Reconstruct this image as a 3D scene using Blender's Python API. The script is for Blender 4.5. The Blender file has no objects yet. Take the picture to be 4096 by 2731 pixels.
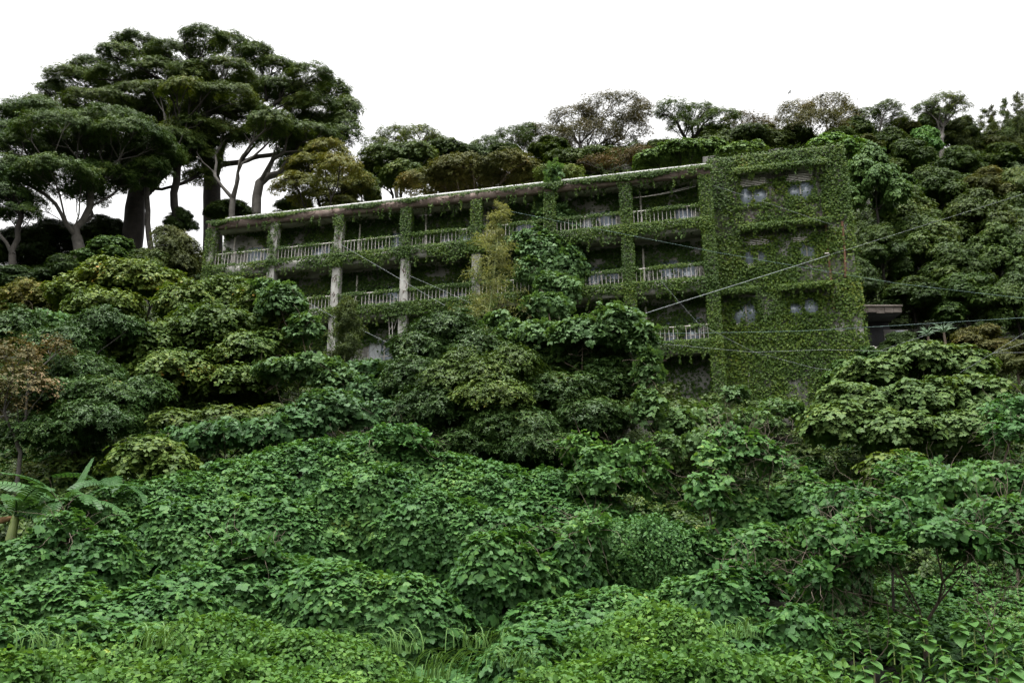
import bpy, math, random
import numpy as np

rng = np.random.default_rng(11)
random.seed(11)
scene = bpy.context.scene

# ------------------------------------------------------------------ camera, world, sun, exposure
CAM = np.array([0.0, 0.0, 1.6])
PITCH = 0.292
FPX, PW, PH = 3400.0, 4096.0, 2731.0
cam_data = bpy.data.cameras.new("camera")
cam_data.sensor_width = 36.0
cam_data.lens = FPX / PW * 36.0
cam_data.clip_start = 0.1
cam_data.clip_end = 3000.0
cam = bpy.data.objects.new("camera", cam_data)
cam.location = CAM
cam.rotation_euler = (math.pi / 2 + PITCH, 0, 0)
scene.collection.objects.link(cam)
scene.camera = cam

SUN_EL, SUN_ROT = math.radians(78), math.radians(200)
world = bpy.data.worlds.new("World")
scene.world = world
world.use_nodes = True
wn = world.node_tree
wn.nodes.clear()
w_out = wn.nodes.new("ShaderNodeOutputWorld")
w_bg = wn.nodes.new("ShaderNodeBackground")
w_hsv = wn.nodes.new("ShaderNodeHueSaturation")
w_sky = wn.nodes.new("ShaderNodeTexSky")
w_sky.sky_type = 'NISHITA'
w_sky.sun_disc = False
w_sky.sun_elevation = SUN_EL
w_sky.sun_rotation = SUN_ROT
w_sky.air_density = 1.0
w_sky.dust_density = 6.0
w_sky.ozone_density = 1.0
w_hsv.inputs["Saturation"].default_value = 0.0      # an overcast, colourless sky
w_bg.inputs["Strength"].default_value = 0.15
wn.links.new(w_sky.outputs[0], w_hsv.inputs["Color"])
wn.links.new(w_hsv.outputs[0], w_bg.inputs["Color"])
wn.links.new(w_bg.outputs[0], w_out.inputs["Surface"])

sun_data = bpy.data.lights.new("sun", 'SUN')
sun_data.energy = 1.5
sun_data.angle = math.radians(40)
sun_data.color = (1.0, 0.975, 0.93)
sun = bpy.data.objects.new("sun", sun_data)
sun.rotation_euler = (math.pi / 2 - SUN_EL, 0, math.radians(-20))
scene.collection.objects.link(sun)

vs = scene.view_settings
vs.view_transform = 'Standard'
vs.look = 'None'
vs.gamma = 1.0
vs.exposure = 1.6
vs.use_curve_mapping = False
cy = scene.cycles
cy.max_bounces = 4
cy.diffuse_bounces = 2
cy.glossy_bounces = 2
cy.transmission_bounces = 3
cy.transparent_max_bounces = 4
cy.use_denoising = True
cy.sample_clamp_indirect = 4.0

# ------------------------------------------------------------------ helpers
_c, _s = math.cos(PITCH), math.sin(PITCH)

def at(px, py, Y):
    """world point seen at photo pixel (px, py) standing Y metres away"""
    a = (px - PW / 2) / FPX
    b = -(py - PH / 2) / FPX
    r = np.array([a, _c - b * _s, _s + b * _c])
    return CAM + r * (Y / r[1])

def mpp(py, Y):
    """metres per photo pixel at that depth"""
    b = -(py - PH / 2) / FPX
    return Y / (_c - b * _s) / FPX

def nrmz(v):
    v = np.asarray(v, float)
    n = np.linalg.norm(v, axis=-1, keepdims=True)
    return v / np.maximum(n, 1e-9)

def make_mesh(name, V, F, smooth=False):
    V = np.asarray(V, np.float32)
    F = np.asarray(F, np.int32)
    k = F.shape[1]
    me = bpy.data.meshes.new(name)
    me.vertices.add(len(V))
    me.vertices.foreach_set("co", V.ravel())
    me.loops.add(F.size)
    me.loops.foreach_set("vertex_index", F.ravel())
    me.polygons.add(len(F))
    me.polygons.foreach_set("loop_start", np.arange(0, F.size, k, dtype=np.int32))
    if smooth:
        me.polygons.foreach_set("use_smooth", np.ones(len(F), dtype=bool))
    me.update(calc_edges=True)
    return me

def link(name, data, mat=None, parent=None, loc=None):
    o = bpy.data.objects.new(name, data)
    scene.collection.objects.link(o)
    if mat is not None and data is not None and not data.materials:
        data.materials.append(mat)
    if parent is not None:
        o.parent = parent
    if loc is not None:
        o.location = tuple(float(q) for q in loc)
    return o

def tag(o, label, cat, group=None, kind=None):
    o["label"] = label
    o["category"] = cat
    if group:
        o["group"] = group
    if kind:
        o["kind"] = kind
    return o

def thing(name, label, cat, loc=(0, 0, 0), group=None, rz=0.0):
    o = link(name, None, loc=loc)
    o.rotation_euler = (0, 0, rz)
    return tag(o, label, cat, group)

class Geo:
    """collects quads (boxes, ribbons) for one mesh"""
    def __init__(self):
        self.V, self.F, self.n = [], [], 0
    def add(self, V, F):
        self.V.append(np.asarray(V, float)); self.F.append(np.asarray(F, int) + self.n); self.n += len(V)
    def box(self, x0, x1, y0, y1, z0, z1):
        V = [(x, y, z) for z in (z0, z1) for y in (y0, y1) for x in (x0, x1)]
        F = [(0, 2, 3, 1), (4, 5, 7, 6), (0, 1, 5, 4), (2, 6, 7, 3), (0, 4, 6, 2), (1, 3, 7, 5)]
        self.add(V, F)
    def mesh(self, name, smooth=False):
        return make_mesh(name, np.vstack(self.V), np.vstack(self.F), smooth)

def box_mesh(name, *a):
    g = Geo(); g.box(*a); return g.mesh(name)

def bevel_box(name, x0, x1, y0, y1, z0, z1, b=0.01):
    import bmesh
    bm = bmesh.new()
    bmesh.ops.create_cube(bm, size=1)
    for v in bm.verts:
        v.co = ((x0 + x1) / 2 + v.co.x * (x1 - x0), (y0 + y1) / 2 + v.co.y * (y1 - y0), (z0 + z1) / 2 + v.co.z * (z1 - z0))
    bmesh.ops.bevel(bm, geom=list(bm.edges), offset=b, segments=1, affect='EDGES')
    me = bpy.data.meshes.new(name); bm.to_mesh(me); bm.free()
    return me

def tube(P, R, sides=5):
    """tapered tube along P with radii R -> V, quads"""
    P = np.asarray(P, float); R = np.asarray(R, float); n = len(P)
    T = nrmz(np.gradient(P, axis=0))
    ref = np.array([0.31, 0.17, 0.93]) if abs(T[0][2]) < 0.8 else np.array([0.9, 0.3, 0.1])
    A = nrmz(np.cross(T, ref)); B = np.cross(T, A)
    th = np.arange(sides) * 2 * math.pi / sides
    V = P[:, None] + R[:, None, None] * (np.cos(th)[None, :, None] * A[:, None] + np.sin(th)[None, :, None] * B[:, None])
    i = np.arange(n - 1)[:, None] * sides; j = np.arange(sides)[None]; j2 = (j + 1) % sides
    F = np.stack([i + j, i + j2, i + sides + j2, i + sides + j], -1).reshape(-1, 4)
    return V.reshape(-1, 3), F

_NOISE = np.random.default_rng(3).random((64, 64))
def vnoise(x, y, octaves=3, s=1.0):
    x = np.asarray(x, float) * s; y = np.asarray(y, float) * s
    out = np.zeros(np.broadcast(x, y).shape); amp = 1.0; tot = 0
    for o in range(octaves):
        xi = np.floor(x).astype(int); yi = np.floor(y).astype(int)
        fx = x - xi; fy = y - yi
        fx = fx * fx * (3 - 2 * fx); fy = fy * fy * (3 - 2 * fy)
        a = _NOISE[xi % 64, yi % 64]; b = _NOISE[(xi + 1) % 64, yi % 64]
        c = _NOISE[xi % 64, (yi + 1) % 64]; d = _NOISE[(xi + 1) % 64, (yi + 1) % 64]
        out += amp * ((a * (1 - fx) + b * fx) * (1 - fy) + (c * (1 - fx) + d * fx) * fy)
        tot += amp; amp *= 0.5; x = x * 2.03 + 17.3; y = y * 2.03 + 9.1
    return out / tot

# ------------------------------------------------------------------ materials
def new_mat(name):
    m = bpy.data.materials.new(name); m.use_nodes = True
    nt = m.node_tree
    return m, nt, nt.nodes["Principled BSDF"], nt.nodes["Material Output"]

def ramp(nt, stops, interp='LINEAR'):
    r = nt.nodes.new("ShaderNodeValToRGB"); e = r.color_ramp.elements
    r.color_ramp.interpolation = interp
    while len(e) > 1: e.remove(e[0])
    e[0].position = stops[0][0]; e[0].color = (*stops[0][1], 1)
    for p, c in stops[1:]:
        k = e.new(p); k.color = (*c, 1)
    return r

def noise_node(nt, scale, detail=4, rough=0.55, coord="Object"):
    tc = nt.nodes.new("ShaderNodeTexCoord")
    n = nt.nodes.new("ShaderNodeTexNoise")
    n.inputs["Scale"].default_value = scale; n.inputs["Detail"].default_value = detail
    n.inputs["Roughness"].default_value = rough
    nt.links.new(tc.outputs[coord], n.inputs["Vector"])
    return n

def leaf_mat(name, stops, rough=0.45, trans=0.22, spec=0.14, patch=0.35, patch_scale=0.35):
    """stops: leaf colours from darkest to rarest; each leaf is an island with its own shade"""
    m, nt, bs, out = new_mat(name)
    geo = nt.nodes.new("ShaderNodeNewGeometry")
    r = ramp(nt, stops)
    n = noise_node(nt, patch_scale, 2)
    nt.links.new(geo.outputs["Position"], n.inputs["Vector"])
    mr = nt.nodes.new("ShaderNodeMapRange")
    mr.inputs[1].default_value = 0.3; mr.inputs[2].default_value = 0.7
    mr.inputs[3].default_value = -patch * 0.5; mr.inputs[4].default_value = patch * 0.5
    nt.links.new(n.outputs[0], mr.inputs[0])
    ad = nt.nodes.new("ShaderNodeMath"); ad.operation = 'ADD'; ad.use_clamp = True
    sp = nt.nodes.new("ShaderNodeMath"); sp.operation = 'MULTIPLY_ADD'; sp.inputs[1].default_value = 0.62; 
    nt.links.new(geo.outputs["Random Per Island"], sp.inputs[0])
    oi = nt.nodes.new("ShaderNodeObjectInfo")
    sq = nt.nodes.new("ShaderNodeMath"); sq.operation = 'MULTIPLY'; sq.inputs[1].default_value = 0.22
    nt.links.new(oi.outputs["Random"], sq.inputs[0]); nt.links.new(sq.outputs[0], sp.inputs[2])
    nt.links.new(sp.outputs[0], ad.inputs[0]); nt.links.new(mr.outputs[0], ad.inputs[1])
    nt.links.new(ad.outputs[0], r.inputs[0])
    mul = nt.nodes.new("ShaderNodeMix"); mul.data_type = 'RGBA'; mul.blend_type = 'MULTIPLY'; mul.inputs[0].default_value = 1.0
    nt.links.new(r.outputs[0], mul.inputs[6]); nt.links.new(oi.outputs["Color"], mul.inputs[7])
    nt.links.new(mul.outputs[2], bs.inputs["Base Color"])
    bs.inputs["Roughness"].default_value = rough + 0.08
    bs.inputs["Specular IOR Level"].default_value = spec
    tr = nt.nodes.new("ShaderNodeBsdfTranslucent")
    tw = nt.nodes.new("ShaderNodeMix"); tw.data_type = 'RGBA'; tw.blend_type = 'MULTIPLY'; tw.inputs[0].default_value = 1.0
    tw.inputs[7].default_value = (1.3, 1.25, 0.55, 1)
    nt.links.new(mul.outputs[2], tw.inputs[6]); nt.links.new(tw.outputs[2], tr.inputs["Color"])
    mx = nt.nodes.new("ShaderNodeMixShader"); mx.inputs[0].default_value = trans
    nt.links.new(bs.outputs[0], mx.inputs[1]); nt.links.new(tr.outputs[0], mx.inputs[2])
    nt.links.new(mx.outputs[0], out.inputs["Surface"])
    return m

def rough_mat(name, c1, c2, scale=3.0, rough=0.9, bump=0.3, c3=None, spec=0.3, stretch=None):
    m, nt, bs, out = new_mat(name)
    n = noise_node(nt, scale, 6, 0.65)
    if stretch:
        mp = nt.nodes.new("ShaderNodeMapping"); mp.inputs["Scale"].default_value = stretch
        tc = [q for q in nt.nodes if q.type == 'TEX_COORD'][0]
        nt.links.new(tc.outputs["Object"], mp.inputs[0]); nt.links.new(mp.outputs[0], n.inputs["Vector"])
    st = [(0.3, c1), (0.65, c2)] + ([(0.8, c3)] if c3 else [])
    r = ramp(nt, st)
    nt.links.new(n.outputs[0], r.inputs[0]); nt.links.new(r.outputs[0], bs.inputs["Base Color"])
    bs.inputs["Roughness"].default_value = rough
    bs.inputs["Specular IOR Level"].default_value = spec
    if bump:
        n2 = noise_node(nt, scale * 6, 4)
        b = nt.nodes.new("ShaderNodeBump"); b.inputs["Strength"].default_value = bump; b.inputs["Distance"].default_value = 0.02
        nt.links.new(n2.outputs[0], b.inputs["Height"]); nt.links.new(b.outputs[0], bs.inputs["Normal"])
    return m

M = {}
M['kudzu'] = leaf_mat("kudzu_leaf", [(0.0, (0.026, 0.072, 0.020)), (0.45, (0.050, 0.120, 0.031)), (0.8, (0.080, 0.162, 0.040)), (0.95, (0.135, 0.225, 0.046)), (1.0, (0.22, 0.25, 0.05))], rough=0.42, trans=0.25, patch=0.5, patch_scale=0.5)
M['kudzu_pale'] = leaf_mat("pale_kudzu_leaf", [(0.0, (0.040, 0.082, 0.030)), (0.6, (0.072, 0.130, 0.046)), (0.95, (0.105, 0.17, 0.055)), (1.0, (0.17, 0.19, 0.05))], rough=0.42, trans=0.25)
M['herb'] = leaf_mat("low_herb_leaf", [(0.0, (0.035, 0.09, 0.018)), (0.5, (0.065, 0.14, 0.026)), (0.9, (0.11, 0.20, 0.035)), (1.0, (0.24, 0.28, 0.05))], rough=0.45, trans=0.28, patch=0.6, patch_scale=0.6)
M['ivy'] = leaf_mat("ivy_leaf", [(0.0, (0.024, 0.052, 0.008)), (0.45, (0.048, 0.088, 0.010)), (0.8, (0.085, 0.125, 0.013)), (0.95, (0.13, 0.14, 0.016)), (1.0, (0.13, 0.09, 0.02))], rough=0.5, trans=0.22, patch=0.5, patch_scale=0.6)
M['ivy_dark'] = leaf_mat("shade_ivy_leaf", [(0.0, (0.032, 0.068, 0.016)), (0.6, (0.058, 0.105, 0.022)), (0.93, (0.095, 0.135, 0.024)), (1.0, (0.15, 0.13, 0.03))], rough=0.5, trans=0.2)
M['evergreen'] = leaf_mat("evergreen_leaf", [(0.0, (0.026, 0.050, 0.012)), (0.5, (0.056, 0.090, 0.018)), (0.85, (0.100, 0.130, 0.024)), (1.0, (0.16, 0.15, 0.03))], rough=0.4, trans=0.15, patch=0.5)
M['laurel'] = leaf_mat("laurel_leaf", [(0.0, (0.022, 0.046, 0.012)), (0.6, (0.046, 0.082, 0.018)), (0.92, (0.084, 0.112, 0.024)), (1.0, (0.19, 0.15, 0.03))], rough=0.36, trans=0.12, patch=0.45, patch_scale=0.5)
M['ovate'] = leaf_mat("mulberry_leaf", [(0.0, (0.034, 0.068, 0.014)), (0.5, (0.066, 0.108, 0.019)), (0.88, (0.105, 0.145, 0.024)), (0.97, (0.16, 0.17, 0.03)), (1.0, (0.26, 0.16, 0.03))], rough=0.42, trans=0.22, patch=0.6, patch_scale=0.45)
M['mallotus'] = leaf_mat("drooping_leaf", [(0.0, (0.042, 0.082, 0.022)), (0.5, (0.070, 0.118, 0.030)), (0.9, (0.105, 0.150, 0.034)), (1.0, (0.22, 0.18, 0.04))], rough=0.45, trans=0.22, patch=0.4)
M['brown'] = leaf_mat("withering_leaf", [(0.0, (0.040, 0.044, 0.018)), (0.5, (0.078, 0.072, 0.032)), (0.85, (0.120, 0.095, 0.050)), (1.0, (0.15, 0.11, 0.07))], rough=0.6, trans=0.15, patch=0.9, patch_scale=0.4)
M['olive'] = leaf_mat("olive_leaf", [(0.0, (0.045, 0.055, 0.014)), (0.5, (0.080, 0.085, 0.020)), (0.85, (0.125, 0.115, 0.026)), (1.0, (0.19, 0.13, 0.04))], rough=0.5, trans=0.2, patch=0.7, patch_scale=0.4)
M['bamboo'] = leaf_mat("bamboo_leaf", [(0.0, (0.11, 0.12, 0.042)), (0.5, (0.19, 0.19, 0.075)), (0.9, (0.26, 0.25, 0.11)), (1.0, (0.36, 0.30, 0.17))], rough=0.45, trans=0.25)
M['bamboo_green'] = leaf_mat("green_bamboo_leaf", [(0.0, (0.038, 0.058, 0.022)), (0.6, (0.065, 0.088, 0.032)), (0.95, (0.11, 0.125, 0.045)), (1.0, (0.16, 0.11, 0.05))], rough=0.45, trans=0.22)
M['banana'] = leaf_mat("banana_leaf", [(0.0, (0.030, 0.075, 0.022)), (1.0, (0.055, 0.125, 0.036))], rough=0.35, trans=0.25)
M['heart'] = leaf_mat("heart_leaf", [(0.0, (0.035, 0.09, 0.022)), (0.6, (0.055, 0.125, 0.03)), (1.0, (0.08, 0.16, 0.04))], rough=0.45, trans=0.25)
M['grass'] = leaf_mat("tall_grass_blade", [(0.0, (0.06, 0.12, 0.03)), (0.7, (0.10, 0.18, 0.05)), (1.0, (0.17, 0.24, 0.09))], rough=0.4, trans=0.2)
M['aloe'] = leaf_mat("aloe_leaf", [(0.0, (0.12, 0.19, 0.12)), (1.0, (0.20, 0.28, 0.17))], rough=0.5, trans=0.05)
M['bark'] = rough_mat("dark_bark", (0.010, 0.009, 0.007), (0.030, 0.026, 0.021), 2.5, bump=0.9, c3=(0.055, 0.05, 0.04))
M['bark_grey'] = rough_mat("grey_bark", (0.035, 0.032, 0.027), (0.085, 0.078, 0.068), 3.0, bump=0.8, c3=(0.15, 0.14, 0.125))
M['twig'] = rough_mat("dry_twig", (0.06, 0.045, 0.032), (0.14, 0.11, 0.085), 3.0, bump=0)
M['vine_stem'] = rough_mat("ivy_stem", (0.060, 0.038, 0.028), (0.13, 0.085, 0.065), 4.0, bump=0)
M['vine_grey'] = rough_mat("old_ivy_stem", (0.10, 0.085, 0.075), (0.19, 0.165, 0.15), 4.0, bump=0)
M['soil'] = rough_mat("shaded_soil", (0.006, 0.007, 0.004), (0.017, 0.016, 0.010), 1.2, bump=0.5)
M['plaster'] = rough_mat("stained_plaster", (0.17, 0.165, 0.15), (0.33, 0.325, 0.30), 1.6, bump=0.25, c3=(0.45, 0.45, 0.43), stretch=(2.0, 2.0, 0.7))
M['soffit'] = rough_mat("greenish_soffit", (0.17, 0.18, 0.13), (0.32, 0.33, 0.26), 1.2, bump=0.2)  # mottled grey-green undersides
M['concrete'] = rough_mat("grey_concrete", (0.16, 0.15, 0.14), (0.30, 0.29, 0.27), 2.0, bump=0.4)
M['dark_concrete'] = rough_mat("dark_concrete", (0.025, 0.024, 0.022), (0.06, 0.057, 0.053), 2.0, bump=0.4)
M['fascia'] = rough_mat("brown_stained_fascia", (0.075, 0.050, 0.040), (0.16, 0.125, 0.105), 2.4, bump=0.5, c3=(0.30, 0.28, 0.25))
M['coping'] = rough_mat("white_coping", (0.28, 0.28, 0.27), (0.48, 0.48, 0.46), 2.0, bump=0.1)
M['white_metal'] = rough_mat("flaking_white_paint", (0.34, 0.30, 0.26), (0.62, 0.60, 0.56), 5.0, rough=0.6, bump=0.1, c3=(0.72, 0.71, 0.68))
M['rust'] = rough_mat("rusty_pipe", (0.07, 0.035, 0.022), (0.16, 0.085, 0.05), 4.0, bump=0.3)
M['brick'] = rough_mat("weathered_block", (0.16, 0.17, 0.20), (0.30, 0.31, 0.34), 3.0, bump=0.3)
M['wood'] = rough_mat("weathered_board", (0.05, 0.04, 0.033), (0.14, 0.12, 0.105), 3.0, bump=0.4, stretch=(0.5, 3, 3))
M['wire'] = rough_mat("pale_cable", (0.17, 0.19, 0.19), (0.28, 0.31, 0.31), 1.0, rough=0.5, bump=0)
M['wire_teal'] = rough_mat("greenish_cable", (0.10, 0.17, 0.16), (0.18, 0.27, 0.25), 1.0, rough=0.5, bump=0)
M['wire_dark'] = rough_mat("dark_cable", (0.04, 0.045, 0.045), (0.10, 0.11, 0.11), 1.0, rough=0.5, bump=0)
M['curtain'] = rough_mat("faded_curtain", (0.40, 0.42, 0.44), (0.55, 0.57, 0.58), 2.0, bump=0.1)
M['unlit_tone'] = rough_mat("unlit_dark_tone", (0.02, 0.02, 0.02), (0.04, 0.04, 0.045), 2.0, bump=0)  # near-black colour stands in for unlit rooms and the shade under eaves
M['bird'] = rough_mat("dark_feather", (0.02, 0.02, 0.02), (0.05, 0.05, 0.05), 8.0, bump=0)
M['culm'] = rough_mat("green_culm", (0.10, 0.14, 0.04), (0.20, 0.24, 0.08), 3.0, rough=0.4, bump=0)
M['dead_leaf'] = rough_mat("dead_banana_leaf", (0.13, 0.07, 0.03), (0.26, 0.16, 0.08), 4.0, bump=0.2)
def glass_mat():
    m, nt, bs, out = new_mat("sky_tinted_glass")
    n = noise_node(nt, 3.0, 4)
    r = ramp(nt, [(0.3, (0.22, 0.26, 0.31)), (0.7, (0.32, 0.365, 0.42))])  # frosted panes; the sky's blue-grey reflection is put into this colour
    nt.links.new(n.outputs[0], r.inputs[0]); nt.links.new(r.outputs[0], bs.inputs["Base Color"])
    bs.inputs["Roughness"].default_value = 0.12
    bs.inputs["Specular IOR Level"].default_value = 0.9
    return m
M['glass'] = glass_mat()

# ------------------------------------------------------------------ leaves
def leaf_template(kind, w=0.4):
    if kind == 'blade':      # folded lozenge, two triangles
        V = [(0, 0, 0), (-w / 2, 0.48, 0.07), (0, 1, -0.08), (w / 2, 0.48, 0.07)]
        F = [(0, 2, 1), (0, 3, 2)]
    elif kind == 'ovate':    # six triangles, broad, tip drooping
        V = [(0, 0, 0), (-w * .5, .26, .05), (-w * .40, .64, .02), (0, 1, -.14), (w * .40, .64, .02), (w * .5, .26, .05), (0, .45, -.02)]
        F = [(0, 6, 1), (1, 6, 2), (2, 6, 3), (0, 5, 6), (5, 4, 6), (4, 3, 6)]
    elif kind == 'ivy':      # three pointed lobes
        V = [(0, 0, 0), (-w * .55, .28, .04), (-w * .26, .55, .03), (0, 1, -.10), (w * .26, .55, .03), (w * .55, .28, .04)]
        F = [(0, 2, 1), (0, 3, 2), (0, 4, 3), (0, 5, 4)]
    elif kind == 'trifoliate':
        v0, f0 = leaf_template('ovate', w)
        Vs, Fs = [], []
        for k, (ang, oy, sc) in enumerate([(0, .16, 1.0), (1.25, .0, .92), (-1.25, .0, .92)]):
            ca, sa = math.cos(ang), math.sin(ang)
            q = v0 * sc
            R = np.array([[ca, sa, 0], [-sa, ca, 0], [0, 0, 1]])
            q = q @ R.T
            q[:, 1] += oy
            q[:, 2] -= 0.25 * abs(q[:, 0]) * (1 if k else 0)
            Vs.append(q); Fs.append(f0 + 7 * k)
        return np.vstack(Vs), np.vstack(Fs)
    return np.array(V, float), np.array(F, int)

def orient(N, T):
    """frames with z = N and y = T made square to it"""
    N = nrmz(N)
    T = T - (T * N).sum(-1, keepdims=True) * N
    T = nrmz(T)
    X = np.cross(T, N)
    return X, T, N

def leaf_batch(tmpl, P, N, T, S, wvar=0.2):
    v, f = tmpl
    X, Y, Z = orient(N, T)
    n = len(P)
    wx = (1 + wvar * (rng.random(n) - 0.5) * 2)[:, None, None]
    curl = (rng.random(n) * 1.6)[:, None, None]
    V = P[:, None] + S[:, None, None] * (v[None, :, 0:1] * wx * X[:, None] + v[None, :, 1:2] * Y[:, None] + v[None, :, 2:3] * curl * Z[:, None])
    F = (f[None] + (np.arange(n) * len(v))[:, None, None]).reshape(-1, 3)
    return V.reshape(-1, 3), F

def join(parts):
    Vs, Fs, n = [], [], 0
    for V, F in parts:
        Vs.append(V); Fs.append(F + n); n += len(V)
    return np.vstack(Vs), np.vstack(Fs)

def rand_dirs(n):
    return nrmz(rng.normal(size=(n, 3)))

UP = np.array([0, 0, 1.0])

def rosettes(P, A, size, k, tmpl, droop=0.0, lift=(0.15, 0.75)):
    """k leaves round every point P, opening along the axis A"""
    n = len(P)
    A = nrmz(A)
    ref = np.where(np.abs(A[:, 2:3]) > 0.9, np.array([[1.0, 0, 0]]), np.array([[0, 0, 1.0]]))
    B = nrmz(np.cross(A, ref)); C = np.cross(A, B)
    az = (np.arange(k)[None] * (2 * math.pi / k) + rng.random((n, 1)) * 6.28 + rng.normal(size=(n, k)) * 0.35)
    up = rng.uniform(lift[0], lift[1], (n, k))
    D = np.cos(az)[..., None] * B[:, None] + np.sin(az)[..., None] * C[:, None] + up[..., None] * A[:, None]
    D[..., 2] -= droop
    D = nrmz(D).reshape(-1, 3)
    Nn = nrmz(np.repeat(A, k, 0) + rng.normal(size=(n * k, 3)) * 0.25 + UP * 0.3)
    S = np.repeat(size, k) * rng.uniform(0.75, 1.2, n * k)
    PP = np.repeat(P, k, 0) + D * (S * 0.12)[:, None]
    return leaf_batch(tmpl, PP, Nn, D, S)

# ------------------------------------------------------------------ terrain
ctrl = []
def cw(x, y, z): ctrl.append((x, y, z))
for x in (-45, -25, -8, 8, 25, 45):
    cw(x, -12, 0.0); cw(x, 4, 0.0)
for x in (-20, -7, 7, 20):
    cw(x, 11, 0.0); cw(x, 15, 0.1); cw(x, 19, 0.7); cw(x, 24, 2.6)
for x, z in ((-30, 8.0), (-14, 7.2), (0, 6.0), (12, 6.2), (26, 8.0)): cw(x, 30, z)
for x, y, z in ((-16, 38.5, 11.0), (-10, 36.5, 10.4), (0, 34.0, 9.0), (8, 31.5, 8.2), (15, 31.0, 8.0), (20, 32, 8.6), (27, 35, 10.5)): cw(x, y, z)
for x, y, z in ((-15, 43, 12.0), (-5, 42, 11.5), (6, 40, 11.0), (16, 37, 9.4)): cw(x, y, z)
for x, y, z in ((-24, 43, 15.0), (-36, 42, 15.5), (-26, 51, 21.5), (-38, 50, 20.5), (-17, 50, 21.8), (-8, 51, 22.5), (0, 53, 26), (8, 54, 28),
                (18, 50, 25), (26, 44, 18), (34, 42, 18), (42, 50, 26), (30, 54, 29), (36, 62, 36), (20, 62, 36), (8, 64, 37), (-2, 62, 31), (50, 62, 36)): cw(x, y, z)
for x, y, z in ((-20, 60, 20), (-38, 60, 18), (-8, 62, 22), (0, 75, 26), (12, 76, 35), (25, 76, 36), (40, 76, 37), (-60, 60, 15), (-60, 40, 13), (-60, 20, 5), (60, 20, 6), (65, 45, 20), (70, 70, 34),
                (-40, 100, 8), (0, 110, 12), (40, 110, 20), (80, 110, 15), (-80, 100, 5), (-90, 0, 0), (90, 0, 0), (-90, 140, 0), (0, 150, 0), (90, 150, 0)): cw(x, y, z)
ctrl = np.array(ctrl, float)
def _tps(r2): return np.where(r2 > 1e-12, 0.5 * r2 * np.log(np.maximum(r2, 1e-12)), 0.0)
_n = len(ctrl)
_K = np.zeros((_n + 3, _n + 3))
_d2 = ((ctrl[:, None, :2] - ctrl[None, :, :2]) ** 2).sum(-1)
_K[:_n, :_n] = _tps(_d2) + np.eye(_n) * 6.0
_K[:_n, _n] = 1; _K[:_n, _n + 1:] = ctrl[:, :2]; _K[_n, :_n] = 1; _K[_n + 1:, :_n] = ctrl[:, :2].T
_w = np.linalg.solve(_K, np.concatenate([ctrl[:, 2], np.zeros(3)]))
def terrain(x, y):
    x = np.asarray(x, float); y = np.asarray(y, float)
    sh = np.broadcast(x, y).shape
    X = np.broadcast_to(x, sh).ravel(); Y = np.broadcast_to(y, sh).ravel()
    out = np.empty(len(X))
    for i in range(0, len(X), 20000):
        xs, ys = X[i:i + 20000], Y[i:i + 20000]
        cx, cyy = np.clip(xs, -95, 95), np.clip(ys, -15, 155)
        r2 = (cx[:, None] - ctrl[None, :, 0]) ** 2 + (cyy[:, None] - ctrl[None, :, 1]) ** 2
        out[i:i + 20000] = _tps(r2) @ _w[:_n] + _w[_n] + cx * _w[_n + 1] + cyy * _w[_n + 2]
    return out.reshape(sh)
def tz(x, y): return float(terrain(np.array([x]), np.array([y]))[0])

gx = np.concatenate([[-900, -400, -180], np.arange(-95, 96, 2.0), [180, 400, 900]])
gy = np.concatenate([[-900, -400, -120, -40], np.arange(-14, 156, 2.0), [220, 450, 1200]])
GX, GY = np.meshgrid(gx, gy)
GZ = terrain(GX, GY)
GZ = np.where((np.abs(GX) > 120) | (GY > 170) | (GY < -20), np.minimum(GZ, 0.0), GZ) + (vnoise(GX, GY, 3, 0.4) - 0.5) * 0.3 - np.where((GY > 8) & (GY < 31) & (np.abs(GX) < 23), 0.9, 0.0)
nx_, ny_ = len(gx), len(gy)
ii = (np.arange(ny_ - 1)[:, None] * nx_ + np.arange(nx_ - 1)[None]).ravel()
g_me = make_mesh("hillside", np.stack([GX, GY, GZ], -1).reshape(-1, 3), np.stack([ii, ii + 1, ii + nx_ + 1, ii + nx_], -1), True)
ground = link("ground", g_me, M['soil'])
ground["kind"] = "structure"
ground["label"] = "dark shaded soil of the steep overgrown hillside"

# ------------------------------------------------------------------ the apartment building (facade coordinates: x along, y inwards, z up)
BYAW = 0.24
BO = np.array([-15.659, 40.343, 11.505])
BAY, ST, DEP = 3.543, 2.8, 1.4
NB = 7
UE = NB * BAY + 0.45            # end of the balcony range
UR = 31.1                       # end of the plain block
ZB = -3.4                       # foot of the walls, below ground
bld = thing("apartment_building", "long abandoned three storey concrete apartment building wrapped in ivy on the hillside", "building", BO, rz=-BYAW)
eu = np.array([math.cos(BYAW), -math.sin(BYAW), 0]); ev = np.array([math.sin(BYAW), math.cos(BYAW), 0])
def bw(u, d, z): return BO + eu * u + ev * d + UP * z      # facade to world
WIN_W, WIN_U = 1.72, 1.45
floors_z = [0.0, ST, 2 * ST]

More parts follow.
